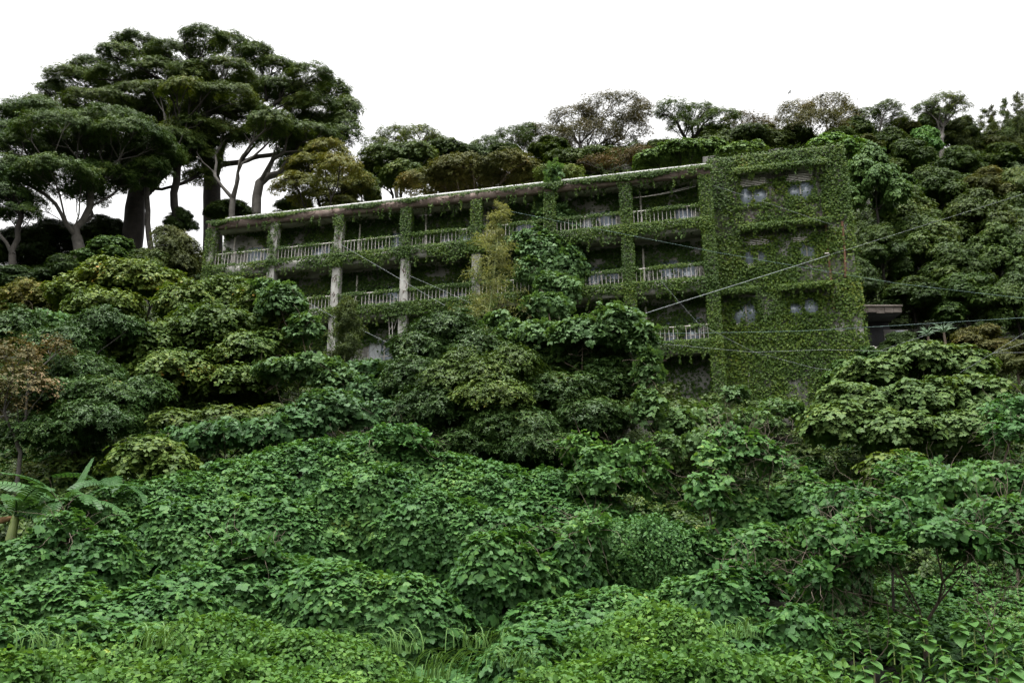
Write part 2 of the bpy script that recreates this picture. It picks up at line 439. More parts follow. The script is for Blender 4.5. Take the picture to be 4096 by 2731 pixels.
# rear walls of each bay with a window opening; rear body
for k in range(3):
    for i in range(NB):
        u0 = i * BAY + (0 if i == 0 else 0.0); u1 = (i + 1) * BAY if i < NB - 1 else UE
        z0 = floors_z[k] + 0.45 if k else ZB; z1 = floors_z[k] + (2.80 if k < 2 else 3.0)
        if k: z0 = floors_z[k] + 0.0
        wu0 = i * BAY + WIN_U; wu1 = wu0 + WIN_W
        wz0 = floors_z[k] + 0.5; wz1 = wz0 + 1.62
        g = Geo()
        g.box(u0, wu0, DEP, DEP + .18, z0, z1)
        g.box(wu1, u1, DEP, DEP + .18, z0, z1)
        g.box(wu0, wu1, DEP + .001, DEP + .179, wz1, z1)
        g.box(wu0, wu1, DEP + .001, DEP + .179, z0, wz0)
        link("wall", g.mesh("wall"), M['plaster'], bld)
    # one long slab and edge beam per storey
for k in range(3):
    g = Geo()
    for i in range(NB):
        a = i * BAY + .42; b = (i + 1) * BAY if i < NB - 1 else NB * BAY
        g.box(a, b, 0.03, 0.20, floors_z[k], floors_z[k] + .46)
    link("edge_beam", g.mesh("edge_beam"), M['plaster'], bld)
    link("balcony_slab", box_mesh("balcony_slab", 0.05, UE - .05, 0.20, DEP, floors_z[k] + .22, floors_z[k] + .42), M['soffit'], bld)
g = Geo(); g.box(-.02, UE + .02, -0.06, 0.22, 8.24, 8.60)
link("fascia", g.mesh("fascia"), M['fascia'], bld)
link("balcony_roof", box_mesh("balcony_roof", 0.0, UE, 0.22, DEP + .1, 8.46, 8.58), M['soffit'], bld)
link("parapet", box_mesh("parapet", 0.0, UE, DEP + .1, DEP + .3, 8.40, 9.46), M['concrete'], bld)
link("parapet_coping", box_mesh("parapet_coping", -.05, UE - 0.02, DEP + .04, DEP + .36, 9.46, 9.57), M['coping'], bld)
link("roof", box_mesh("roof", 0.05, UR - .05, DEP + .3, 9.6, 8.9, 9.05), M['concrete'], bld)
g = Geo(); g.box(0.0, UR, 9.6, 9.8, ZB, 9.3); g.box(0.0, .2, DEP + .18, 9.6, ZB, 8.9); g.box(UR - .2, UR, DEP + .2, 9.6, ZB, 9.3)
link("rear_wall", g.mesh("rear_wall"), M['plaster'], bld)
for k in range(3):
    link("floor_slab", box_mesh("floor_slab", .2, UR - .2, DEP + .18, 9.6, floors_z[k] + .2, floors_z[k] + .4), M['unlit_tone'], bld)
# pillars
pil_me = bevel_box("pillar", 0.0, 0.42, 0.0, 0.34, 0.0, 11.64, 0.015)
for i in range(NB + 1):
    link("pillar", pil_me, M['plaster'], bld, (i * BAY, 0, ZB))
# plain end block: wall panels around six windows
BW = [(26.45, 27.75), (28.55, 29.80)]
BZ = [(1.55, 2.70), (4.30, 5.50), (7.10, 8.35)]
BW0 = [(25.75, 27.0), (27.95, 29.55)]
for k in range(3):
    z0 = [ZB, 2.95, 5.85][k]; z1 = [2.95, 5.85, 9.62][k]
    ws = BW0 if k == 0 else BW
    g = Geo(); prev = UE
    for (a, b) in ws:
        g.box(prev, a, DEP, DEP + .2, z0, z1)
        g.box(a, b, DEP + .002, DEP + .198, z0, BZ[k][0]); g.box(a, b, DEP + .002, DEP + .198, BZ[k][1], z1)
        prev = b
    g.box(prev, UR, DEP, DEP + .2, z0, z1)
    link("wall", g.mesh("wall"), M['plaster'], bld)
link("parapet_coping", box_mesh("parapet_coping", UE, UR + .04, DEP - .05, DEP + .25, 9.62, 9.68), M['concrete'], bld)
CAN = [(26.35, 30.30, 8.68), (26.40, 30.20, 5.86), (25.42, 26.92, 2.93), (27.90, 30.12, 2.90)]
for a, b, z in CAN:
    link("window_canopy", bevel_box("window_canopy", a, b, DEP - .48, DEP + .01, z - .02, z + .10, .01), M['concrete'], bld)

# windows: frame, two panes, mid rail
def window(w, h, rail=0.45, curtain=False):
    g = Geo(); t = .05
    g.box(0, w, 0.04, .12, 0, t); g.box(0, w, 0.04, .12, h - t, h); g.box(0, t, .041, .119, t, h - t); g.box(w - t, w, .041, .119, t, h - t)
    frame = g.mesh("window_frame")
    g = Geo(); g.box(w / 2 - .03, w / 2 + .03, .045, .115, t, h - t)
    mull = g.mesh("mullion")
    rails = [box_mesh("mid_rail", a, b, .05, .10, h * rail - .02, h * rail + .02) for a, b in ((t, w / 2 - .03), (w / 2 + .03, w - t))]
    panes = [box_mesh("pane", a, b, .07, .08, t, h - t) for a, b in ((t, w / 2 - .03), (w / 2 + .03, w - t))]
    return frame, mull, rails, panes
wset = window(WIN_W, 1.62)
wset2 = window(1.3, 1.2, rail=0.0)
cur_v = []
cn = 40
for j in range(cn + 1):
    x = j / cn
    for z in (0, 1): cur_v.append((x * .62, .03 * math.sin(x * 55) + .01 * math.sin(x * 17), z * 1.5))
cur_f = [(2 * j, 2 * j + 2, 2 * j + 3, 2 * j + 1) for j in range(cn)]
cur_me = make_mesh("curtain", cur_v, cur_f, True)
for k in range(3):
    for i in range(NB):
        wz = floors_z[k] + .5
        f = link("window", wset[0], M['white_metal'], bld, (i * BAY + WIN_U, DEP, wz))
        link("mullion", wset[1], M['white_metal'], f)
        for q in wset[2]: link("mid_rail", q, M['white_metal'], f)
        for q in wset[3]: link("pane", q, M['glass'], f)
        if (k, i) in ((0, 2), (2, 5), (1, 1), (2, 3)):
            link("curtain", cur_me, M['curtain'], f, (.1, .03, .06))
    for a, b in (BW0 if k == 0 else BW):
        wz0, wz1 = BZ[k]
        f = link("window", wset2[0], M['white_metal'], bld, (a, DEP, wz0))
        f.scale = ((b - a) / 1.3, 1, (wz1 - wz0) / 1.2)
        link("mullion", wset2[1], M['white_metal'], f)
        for q in wset2[3]: link("pane", q, M['glass'], f)
# louvred vents over the end-block windows, each slat on its own
for (a, b, z) in ((26.55, 27.7, 8.08), (28.6, 29.75, 8.05), (26.55, 27.6, 5.17), (28.55, 29.3, 5.13), (25.75, 26.3, 2.6)):
    fr = link("louvre", box_mesh("louvre", a, b, DEP - .03, DEP - .004, z, z + .42), M['dark_concrete'], bld)  # dark backing colour stands in for the shade between slats
    sl = bevel_box("slat", 0, b - a, 0, .05, 0, .034, .006)
    for j in range(5):
        link("slat", sl, M['white_metal'], fr, (a, DEP - .085, z + .02 + j * .082))
# balcony railings: top rail, bottom rail, every baluster
rail_top = bevel_box("top_rail", 0, BAY - .42, 0, .06, 0, .045, .012)
rail_bot = bevel_box("bottom_rail", 0, BAY - .42, 0, .035, 0, .03, .006)
v, fq = tube([(0, 0, 0), (0, 0, .66)], [.0125, .0125], 6)
bal_me = make_mesh("baluster", v, fq, True)
for k in range(3):
    for i in range(NB):
        if k == 0 and i < 3: continue
        r = link("railing", rail_top, M['white_metal'], bld, (i * BAY + .42, .07, floors_z[k] + 1.21))
        link("bottom_rail", rail_bot, M['white_metal'], r, (0, .012, -.675))
        nb = 17
        for j in range(nb):
            if rng.random() < .04: continue
            b = link("baluster", bal_me, M['white_metal'], r, (.1 + (BAY - .62) * j / (nb - 1), .03, -.66))
            b.rotation_euler = (0, float(rng.normal() * .008), 0)
# downpipes on the balconies and on the end block
def pipe_part(name, P, r, mat, sides=8):
    V, F = tube(P, [r] * len(P), sides)
    return link(name, make_mesh(name, V, F, True), mat, bld)
for i, k in ((0, 2), (2, 2), (6, 2), (6, 1), (6, 0), (2, 1), (3, 2)):
    u = i * BAY + .75
    pipe_part("downpipe", [(u, DEP - .12, floors_z[k] + .42), (u, DEP - .12, floors_z[k] + .85), (u + .02, DEP - .12, floors_z[k] + .95), (u + .02, DEP - .12, floors_z[k] + 2.65)], .05, M['white_metal'])
pipe_part("downpipe", [(26.28, DEP - .09, -.6), (26.22, DEP - .09, -1.5), (26.12, DEP - .1, -2.9)], .045, M['white_metal'])
pipe_part("downpipe", [(29.75, DEP - .09, -.3), (29.7, DEP - .09, -2.2)], .035, M['white_metal'])
pipe_part("rusty_pipe", [(30.05, DEP - .10, 5.9), (30.03, DEP - .1, 4), (30.0, DEP - .1, 1.9)], .05, M['rust'])
pipe_part("rusty_pipe", [(30.75, DEP - .10, 5.9), (30.72, DEP - .1, 4.6), (30.62, DEP - .1, 3.3)], .06, M['rust'])
pipe_part("cable_loop", [(30.7 + .3 * math.cos(t) , DEP - .06, 5.2 + .35 * math.sin(t)) for t in np.linspace(-1.5, 1.8, 12)], .012, M['white_metal'], 5)
pipe_part("pipe_bracket", [(30.05, DEP - .12, 4.42), (30.0, DEP - .3, 4.40), (29.85, DEP - .34, 4.38)], .035, M['white_metal'])
# folded laundry-pole hanger under a balcony
for dx in (0, .16):
    pipe_part("pole_hanger", [(10.05 + dx, .25, 2.75), (10.12 + dx, .2, 2.3), (10.15 + dx, .18, 1.75), (10.2 + dx, .18, 1.68), (10.25 + dx, .18, 1.78)], .016, M['white_metal'], 5)
    pipe_part("pole_hanger", [(10.35 + dx, .25, 2.75), (10.2 + dx, .2, 2.15)], .014, M['white_metal'], 5)
for dz in (0, .09):
    pipe_part("washing_line", [(6 * BAY + .45 + t * 2.9, .5, 7.72 + .35 * (t - .15) ** 2 + dz * t) for t in np.linspace(0, 1, 9)], .012, M['white_metal'], 4)
# dark concrete vent stacks on the roof
for u, d in ((25.35, 5.0), (28.6, 5.0)):
    V = [(u + sx * w, d + sy * w, z) for z, w in ((9.0, .42), (11.65, .33)) for sy in (-1, 1) for sx in (-1, 1)]
    F = [(0, 2, 3, 1), (4, 5, 7, 6), (0, 1, 5, 4), (2, 6, 7, 3), (0, 4, 6, 2), (1, 3, 7, 5)]
    link("roof_vent", make_mesh("roof_vent", V, F), M['dark_concrete'], bld)

# ------------------------------------------------------------------ ivy on the building
ivy_t = leaf_template('ivy', 1.0)
def ivy_patch(n, u, v, uv2local, normal, density, size=(.07, .11), lift=.07, tipdown=True, out=None):
    """scatter n candidate leaves over a rectangle of the facade"""
    a = rng.uniform(u[0], u[1], n); b = rng.uniform(v[0], v[1], n)
    keep = rng.random(n) < density(a, b)
    a, b = a[keep], b[keep]
    if not len(a): return
    P = uv2local(a, b)
    m = len(P)
    N0 = np.tile(np.array(normal, float), (m, 1))
    P = P + N0 * np.minimum(rng.gamma(1.6, lift / 1.6, m), lift * 2.2)[:, None]
    N = nrmz(N0 + UP * .35 + rng.normal(size=(m, 3)) * .32)
    T = np.tile(np.array([0, -.15, -1.0]), (m, 1)) + rng.normal(size=(m, 3)) * .35
    if not tipdown:
        T = rng.normal(size=(m, 3)) * .6 + np.array(normal) * .2
        T[:, 1] -= .5
    S = rng.uniform(size[0], size[1], m)
    out.append(leaf_batch(ivy_t, P, N, T, S))
one = lambda a, b: np.ones_like(a)
front, shade, block = [], [], []
FR = (0, -1, 0)
clear = []          # facade spots left open (u, z, ru, rz)
for k, i, du, dz, ru, rz in ((2, 0, 1.9, 1.55, .9, .75), (2, 0, 1.2, 2.4, .9, .35), (2, 0, .8, 1.3, .35, 1.0), (2, 1, 2.3, 1.2, .55, .55), (2, 2, 2.75, 1.35, .42, .75), (2, 2, 1.8, 1.0, .5, .45),
                             (2, 3, 2.75, 1.2, .35, .5), (2, 3, .9, 1.0, .5, .4), (2, 4, 2.2, 1.5, .55, .45), (2, 5, 1.75, 1.35, .35, .35), (2, 5, 2.6, 1.6, .3, .5), (2, 6, 1.75, 1.0, .3, .35), (2, 6, 2.75, 1.35, .45, .55),
                             (1, 1, 2.0, .9, .5, .45), (1, 2, 2.3, 1.0, .6, .35), (1, 2, 1.5, 1.25, .25, .25), (1, 3, 1.75, 1.2, .22, .4), (1, 3, 2.6, 1.0, .4, .4), (1, 4, 2.9, 1.0, .3, .4), (1, 5, 1.9, 1.0, .35, .5), (1, 5, 2.2, 2.3, .35, .18), (1, 6, 2.9, 1.3, .3, .5), (1, 6, 1.9, .8, .25, .3),
                             (1, 3, 1.3, 2.45, .5, .18), (0, 2, 1.9, 1.0, .95, .85), (0, 1, 2.2, 1.2, .8, .5), (0, 6, 1.8, 1.1, .3, .3), (0, 6, 2.7, 1.1, .35, .45)):
    clear.append((i * BAY + du, floors_z[k] + dz, ru, rz))
def wall_density(a, b):
    d = np.clip((vnoise(a, b, 3, .9) - .26) * 4.5, 0.12, 1.0)
    for (u, z, ru, rz) in clear:
        wob = 1 + .5 * (vnoise(a + 5, b + 9, 2, 3.0) - .5)
        r = np.sqrt(((a - u) / ru) ** 2 + ((b - z) / rz) ** 2)
        d = np.where(r < wob, d * .03, d)
    return d
# recessed back walls
for k in range(3):
    for i in range(NB):
        n = 2900
        ivy_patch(n, (i * BAY + .1, (i + 1) * BAY + .1), (floors_z[k] + .45, floors_z[k] + 2.9), lambda a, b: np.stack([a, np.full_like(a, DEP - .02), b], -1), FR, wall_density, (.10, .15), .06, out=shade)
ivy_patch(16000, (.1, UE), (-2.6, .3), lambda a, b: np.stack([a, np.full_like(a, DEP - .02), b], -1), FR, lambda a, b: np.clip((vnoise(a, b, 3, .8) - .2) * 4, 0, 1), (.09, .13), .06, out=shade)
# fascia, balcony roof, parapet
ivy_patch(26000, (-.1, UE + .1), (8.22, 8.66), lambda a, b: np.stack([a, np.full_like(a, -.07), b], -1), FR,
          lambda a, b: np.clip((b - 8.50) * 6 + (vnoise(a, b * 2, 3, 1.1) - .5) * 3.2 + np.where(a > 17, .55, .12) + np.exp(-((a - .21) % BAY - .0) ** 2 * 6) * .5, 0, 1), (.055, .095), .07, out=front)
ivy_patch(17000, (-.1, UE + .1), (-.1, DEP), lambda a, b: np.stack([a, b, np.full_like(a, 8.6)], -1), (0, -.25, 1), lambda a, b: np.clip((vnoise(a, b, 2, .7) - .25) * 4 + np.where((a > 7) & (a < 20), -.55, .4), .05, 1), (.06, .10), .09, tipdown=False, out=front)
ivy_patch(7000, (0, UE), (8.6, 9.48), lambda a, b: np.stack([a, np.full_like(a, DEP + .06), b], -1), FR, lambda a, b: np.where((a < 7.5) | (a > 21.0), .95, np.clip((vnoise(a, b, 3, 1.3) - .62) * 4, 0, .6)), (.07, .10), .06, out=front)
# edge beams
for k in range(3):
    def dens(a, b, k=k):
        t = (b - floors_z[k]) / .5
        base = {2: np.where(a < 8, .45, np.where(a < 12, .7, .95)), 1: np.where(a < 16, .7, .85), 0: np.full_like(a, .9)}[k]
        return np.clip(base * (t * 1.3 + .1) + (vnoise(a * 1.2, b * 2.5 + k * 7, 3, 1.0) - .5) * 1.6, 0, 1)
    ivy_patch(27000, (0, UE), (floors_z[k] - .08, floors_z[k] + .60), lambda a, b: np.stack([a, np.full_like(a, .0), b], -1), FR, dens, (.055, .10), .08, out=front)
    # fringe hanging below the beam
    ivy_patch(1800, (0, UE), (floors_z[k] - .32, floors_z[k] + .1), lambda a, b: np.stack([a, np.full_like(a, .06), b], -1), FR, lambda a, b: np.clip((vnoise(a, b, 2, 1.6) - .5) * 3, 0, 1), (.07, .11), .10, out=shade)
for k in (1, 2, 3):
    zc = 2.8 * k + .20 if k < 3 else 8.44
    ivy_patch(6500, (0, UE), (.22, DEP - .02), lambda a, b, zc=zc: np.stack([a, b, np.full_like(a, zc)], -1), (0, -.2, -1), lambda a, b, k=k: np.clip((vnoise(a + k * 9, b, 3, 1.0) - np.where(a < 9, .68, .50)) * 5, 0, .9), (.08, .12), .06, out=shade)
# railings
for k in range(3):
    for i in range(NB):
        if k == 0 and i < 3: continue
        thin = {(2, 0): .22, (2, 1): .5, (2, 2): .22, (1, 2): .8}.get((k, i), 1.0)
        u0 = i * BAY + .38
        ivy_patch(900, (u0, u0 + 3.2), (floors_z[k] + 1.14, floors_z[k] + 1.32), lambda a, b: np.stack([a, np.full_like(a, .08), b], -1), FR, lambda a, b, th=thin: th * np.clip((vnoise(a, b + 3, 3, 1.4) - .25) * 4, 0, 1), (.055, .09), .06, out=front)
        ivy_patch(900, (u0, u0 + 3.2), (floors_z[k] + .45, floors_z[k] + 1.25), lambda a, b: np.stack([a, np.full_like(a, .09), b], -1), FR,
                  lambda a, b, q=k: np.clip((vnoise(a * 2.2, b * .5 + q * 5, 3, 1.3) - .60) * 6, 0, .9), (.055, .09), .05, out=front)
# pillars: front and the side turned to the picture's middle
pil_cover = {(2, 0): .75, (2, 1): .40, (2, 2): .42, (2, 3): .95, (2, 4): 1.0, (2, 5): 1.0, (2, 6): 1.0, (2, 7): 1.0,
             (1, 0): .8, (1, 1): .05, (1, 2): .06, (1, 3): .15, (1, 4): .25, (1, 5): .8, (1, 6): .95, (1, 7): 1.0,
             (0, 0): .7, (0, 1): .3, (0, 2): .3, (0, 3): .25, (0, 4): .6, (0, 5): .9, (0, 6): .9, (0, 7): .9}
for (k, i), cv in pil_cover.items():
    z0 = floors_z[k]; z1 = z0 + (2.8 if k < 2 else 2.64)
    if k == 0: z0 = -2.6
    dd = lambda a, b, cv=cv: np.clip(cv * 1.15 + (vnoise(a * 2, b, 3, 1.5) - .5) * (2.2 if cv < .9 else .6), 0, 1)
    nn = int(1300 * (z1 - z0) / 2.7)
    ivy_patch(nn, (i * BAY - .07, i * BAY + .49), (z0, z1), lambda a, b: np.stack([a, np.full_like(a, -.01), b], -1), FR, dd, (.055, .09), .06, out=front)
    ivy_patch(nn // 2, (.0, .36), (z0, z1), lambda a, b, i=i: np.stack([np.full_like(a, i * BAY + .43), a, b], -1), (1, -.2, 0), lambda a, b, cv=cv: np.full_like(a, cv * .7), (.05, .085), .03, out=front)
    if i in (0, 7):
        ivy_patch(nn, (.0, 1.4 if i else .36), (z0, z1), lambda a, b, i=i: np.stack([np.full_like(a, i * BAY - .02), a, b], -1), (-1, -.2, 0), lambda a, b, cv=cv: np.full_like(a, cv), (.06, .09), .05, out=front)
ivy_patch(1600, (.0, 8.0), (-1, 8.9), lambda a, b: np.stack([np.full_like(a, -.02), a + .4, b], -1), (-1, -.1, 0), one, (.07, .11), .07, out=front)
# end block
def block_density(a, b):
    nz = vnoise(a + 3, b, 4, .8)
    d = np.clip((nz - .30) * 6, .12, 1) * np.clip(.60 + 1.2 * vnoise(a + 60, b + 11, 2, .35), 0, 1)
    bare = ((a > 26.2) & (a < 30.0) & (b > 5.95) & (b < 8.6))
    d = np.where(bare, np.clip((nz - .43) * 4, .10, .9), d)
    d = np.where(b > 8.72, 1.0, d)
    d = np.where((a < 26.0) & (b > 1.0), np.maximum(d * .75, .25), d)
    d = np.where((a > 30.1) & (b > 6), np.clip(d + .5, 0, 1), d)
    d = np.where(b < 5.2, np.clip(d + .10, 0, 1), d)
    for (ca, cb, cz) in CAN:
        d = np.where((a > ca) & (a < cb) & (b > cz - .32) & (b < cz), d * .25, d)
    for (w0, w1), (z0_, z1_) in [(w, BZ[k]) for k in range(3) for w in (BW0 if k == 0 else BW)]:
        d = np.where((a > w0 - .05) & (a < w1 + .05) & (b > z0_ - .1) & (b < z1_ + .05), .9, d)
    for (u, z, ru, rz) in ((26.78, 7.60, .30, .36), (27.40, 7.62, .30, .36), (28.85, 7.72, .26, .28), (29.4, 7.7, .36, .38), (27.1, 8.27, .6, .22), (29.2, 8.25, .6, .22), (29.2, 4.7, .28, .32), (26.7, 4.6, .2, .35), (27.2, 4.65, .16, .25),
                          (27.1, 5.36, .6, .16), (28.9, 5.3, .4, .13), (26.5, 2.05, .32, .45), (26.0, 1.9, .16, .3), (28.45, 2.1, .25, .25), (29.1, 2.15, .28, .36)):
        r = np.sqrt(((a - u) / ru) ** 2 + ((b - z) / rz) ** 2)
        d = np.where(r < 1 + .6 * (vnoise(a, b, 2, 4.0) - .5), d * .04, d)
    return d
ivy_patch(64000, (UE - .1, UR + .12), (-3.2, 9.72), lambda a, b: np.stack([a, np.full_like(a, DEP - .03), b], -1), FR, block_density, (.05, .125), .09, out=block)
ivy_patch(5500, (UE, UR + .15), (9.55, 9.85), lambda a, b: np.stack([a, np.full_like(a, DEP + .05), b], -1), (0, -.4, 1), lambda a, b: np.clip(1.15 - (b - 9.55) * 3, 0, 1), (.06, .10), .08, out=block)
for a0, b0, z in CAN:
    ivy_patch(int(900 * (b0 - a0)), (a0 - .05, b0 + .05), (z - .12, z + .16), lambda a, b: np.stack([a, np.full_like(a, DEP - .50), b], -1), FR, lambda a, b, z=z: np.clip((b - z + .12) * 6 + (vnoise(a, b, 3, 1.5) - .45) * 1.5, 0, 1), (.06, .09), .06, out=block)
    ivy_patch(int(500 * (b0 - a0)), (a0, b0), (DEP - .5, DEP), lambda a, b, z=z: np.stack([a, b, np.full_like(a, z + .1)], -1), (0, -.3, 1), one, (.06, .09), .06, tipdown=False, out=block)
ivy_patch(16000, (DEP - .1, 9.6), (-3.2, 9.7), lambda a, b: np.stack([np.full_like(a, UR + .02), a, b], -1), (1, -.15, 0), lambda a, b: np.clip(vnoise(a, b, 3, .8) * 2.2, 0, 1), (.07, .11), .10, out=block)

# trailing strands that hang free from slab edges, canopies and the roof edge
def strands(n, u, z, y, lmax, out):
    for _ in range(n):
        a = rng.uniform(*u); L = rng.exponential(lmax * .45); L = min(max(L, .12), lmax)
        m = int(L / .028) + 3
        t_ = np.linspace(0, 1, m)
        P = np.stack([a + np.cumsum(rng.normal(size=m) * .012) + rng.normal(size=m) * .02, np.full(m, y) + rng.normal(size=m) * .03, z - t_ * L], -1)
        N = nrmz(np.array(FR) + rng.normal(size=(m, 3)) * .45 + UP * .2)
        T = np.array([0, -.1, -1.0]) + rng.normal(size=(m, 3)) * .5
        out.append(leaf_batch(ivy_t, P, N, T, rng.uniform(.05, .10, m)))
for k in range(3):
    strands(95, (2, UE), floors_z[k] + .1, -.03, .6, front)
strands(80, (0, UE), 8.30, -.09, .5, front)
strands(70, (9, UE), 8.45, .35, .8, shade)
for a0, b0, z in CAN: strands(int(10 * (b0 - a0)), (a0, b0), z, DEP - .5, .45, block)
strands(60, (UE, UR), 9.6, DEP - .06, .5, block)

# stems: wandering along the facade
OPEN = [(w, BZ[k]) for k in range(3) for w in (BW0 if k == 0 else BW)]
def stems(n, u, v, frame, mean_len, r, up=1.0, wander=.5, step=.10):
    parts = []
    for _ in range(n):
        a, b = rng.uniform(*u), rng.uniform(*v)
        ang = math.pi / 2 + rng.normal() * (1.6 if up < .5 else .7)
        L = max(4, int(rng.exponential(mean_len) / step))
        pts = []
        for j in range(min(L, 40)):
            pts.append((a, b)); ang += rng.normal() * wander
            a += math.cos(ang) * step; b += math.sin(ang) * step
            if u[0] > 24 and any(w0 - .02 < a < w1 + .02 and z0_ - .02 < b < z1_ + .02 for (w0, w1), (z0_, z1_) in OPEN): break
            if not (u[0] <= a <= u[1] and v[0] <= b <= v[1]): break
        if len(pts) < 4: continue
        pts = pts[:-1]
        q = np.array(pts); P = frame(q[:, 0], q[:, 1]) 
        rr = r * rng.uniform(.6, 1.5)
        parts.append(tube(P, np.linspace(rr, rr * .5, len(P)), 3))
    return parts
st_front, st_grey = [], []
st_front += stems(520, (0, UE), (8.24, 8.6), lambda a, b: np.stack([a, np.full_like(a, -.072), b], -1), .8, .010, up=0)
for k in range(3):
    st_front += stems(330, (0, UE), (floors_z[k], floors_z[k] + .46), lambda a, b: np.stack([a, np.full_like(a, .018), b], -1), .7, .008, up=0)
for (k, i), cv in pil_cover.items():
    z0 = floors_z[k] if k else -2; z1 = floors_z[k] + 2.75
    st_front += stems(22, (i * BAY + .01, i * BAY + .41), (z0, z1), lambda a, b: np.stack([a, np.full_like(a, -.012), b], -1), 1.0, .011)
    st_front += stems(7, (.02, .32), (z0, z1), lambda a, b, i=i: np.stack([np.full_like(a, i * BAY + .428), a, b], -1), .8, .007)
for k in range(3):
    for i in range(NB):
        st_front += stems(26, (i * BAY + .45, (i + 1) * BAY), (floors_z[k] + .4, floors_z[k] + 2.6), lambda a, b: np.stack([a, np.full_like(a, DEP - .015), b], -1), 1.0, .007)
        zc = floors_z[k] + (2.8 + .215 if k < 2 else 2.855)
        st_front += stems(16, (i * BAY + .45, (i + 1) * BAY), (.25, DEP), lambda a, b, zc=zc: np.stack([a, b, np.full_like(a, zc)], -1), .8, .006, up=0)
st_grey += stems(1500, (UE, UR), (-1, 9.6), lambda a, b: np.stack([a, np.full_like(a, DEP - .015), b], -1), 1.3, .009, wander=.45)
st_grey += stems(750, (26.0, 30.4), (5.9, 8.6), lambda a, b: np.stack([a, np.full_like(a, DEP - .018), b], -1), .9, .009, up=0)
st_grey += stems(260, (UE, 26.0), (2.0, 6.5), lambda a, b: np.stack([a, np.full_like(a, DEP - .018), b], -1), 1.0, .009)
def quads_join(parts):
    Vs, Fs, n = [], [], 0
    for V, F in parts:
        Vs.append(V); Fs.append(F + n); n += len(V)
    return np.vstack(Vs), np.vstack(Fs)

iv = thing("ivy", "yellow green ivy with brown stems climbing the balconies, pillars and roof edge", "ivy", BO, rz=-BYAW); iv["kind"] = "stuff"
V, F = join(front); link("leaves", make_mesh("leaves", V, F), M['ivy'], iv)["kind"] = "stuff"
V, F = join(shade); o = link("leaves", make_mesh("leaves", V, F), M['ivy_dark'], iv); o["kind"] = "stuff"; o["label"] = "dark green ivy leaves on the recessed balcony walls"
V, F = quads_join(st_front); link("stems", make_mesh("stems", V, F), M['vine_stem'], iv)["kind"] = "stuff"
iv2 = thing("ivy", "patchy ivy with grey bare stems covering the plain end wall with small windows", "ivy", BO, rz=-BYAW); iv2["kind"] = "stuff"
V, F = join(block); link("leaves", make_mesh("leaves", V, F), M['ivy'], iv2)["kind"] = "stuff"
V, F = quads_join(st_grey); link("stems", make_mesh("stems", V, F), M['vine_grey'], iv2)["kind"] = "stuff"

# ------------------------------------------------------------------ trees
T_BLADE = leaf_template('blade', 0.36)
T_WIDE = leaf_template('blade', 0.56)
T_OVATE = leaf_template('ovate', 0.72)
T_TRI = leaf_template('trifoliate', 0.92)
T_NARROW = leaf_template('blade', 0.13)

def ell(px, py, rx, ry, Y, dy=0.0, depth=0.8):
    """a foliage mass: its centre in the place, its three half axes in metres"""
    m = mpp(py, Y)
    c = at(px, py, Y + dy)
    return (c, np.array([rx * m, rx * m * depth, ry * m]))

def shell_points(E, R, dens, low=-0.35, inner=0.55):
    """clump centres over the shell of one ellipsoid"""
    c, r = E
    area = (r[0] * r[1] + r[0] * r[2] + r[1] * r[2]) / 3 * 4 * math.pi
    n = max(3, int(dens * area / (R * R)))
    d = rand_dirs(n * 3)
    d = d[d[:, 2] > low][:n]
    f = inner + (1 - inner) * rng.random(len(d)) ** 0.5
    lump = .86 + .50 * (vnoise(d[:, 0] * 1.7 + c[0], d[:, 1] * 1.7 + d[:, 2] * 1.9 + c[2], 2, 1.5) - .4)
    return c + d * r * (f * lump)[:, None], d

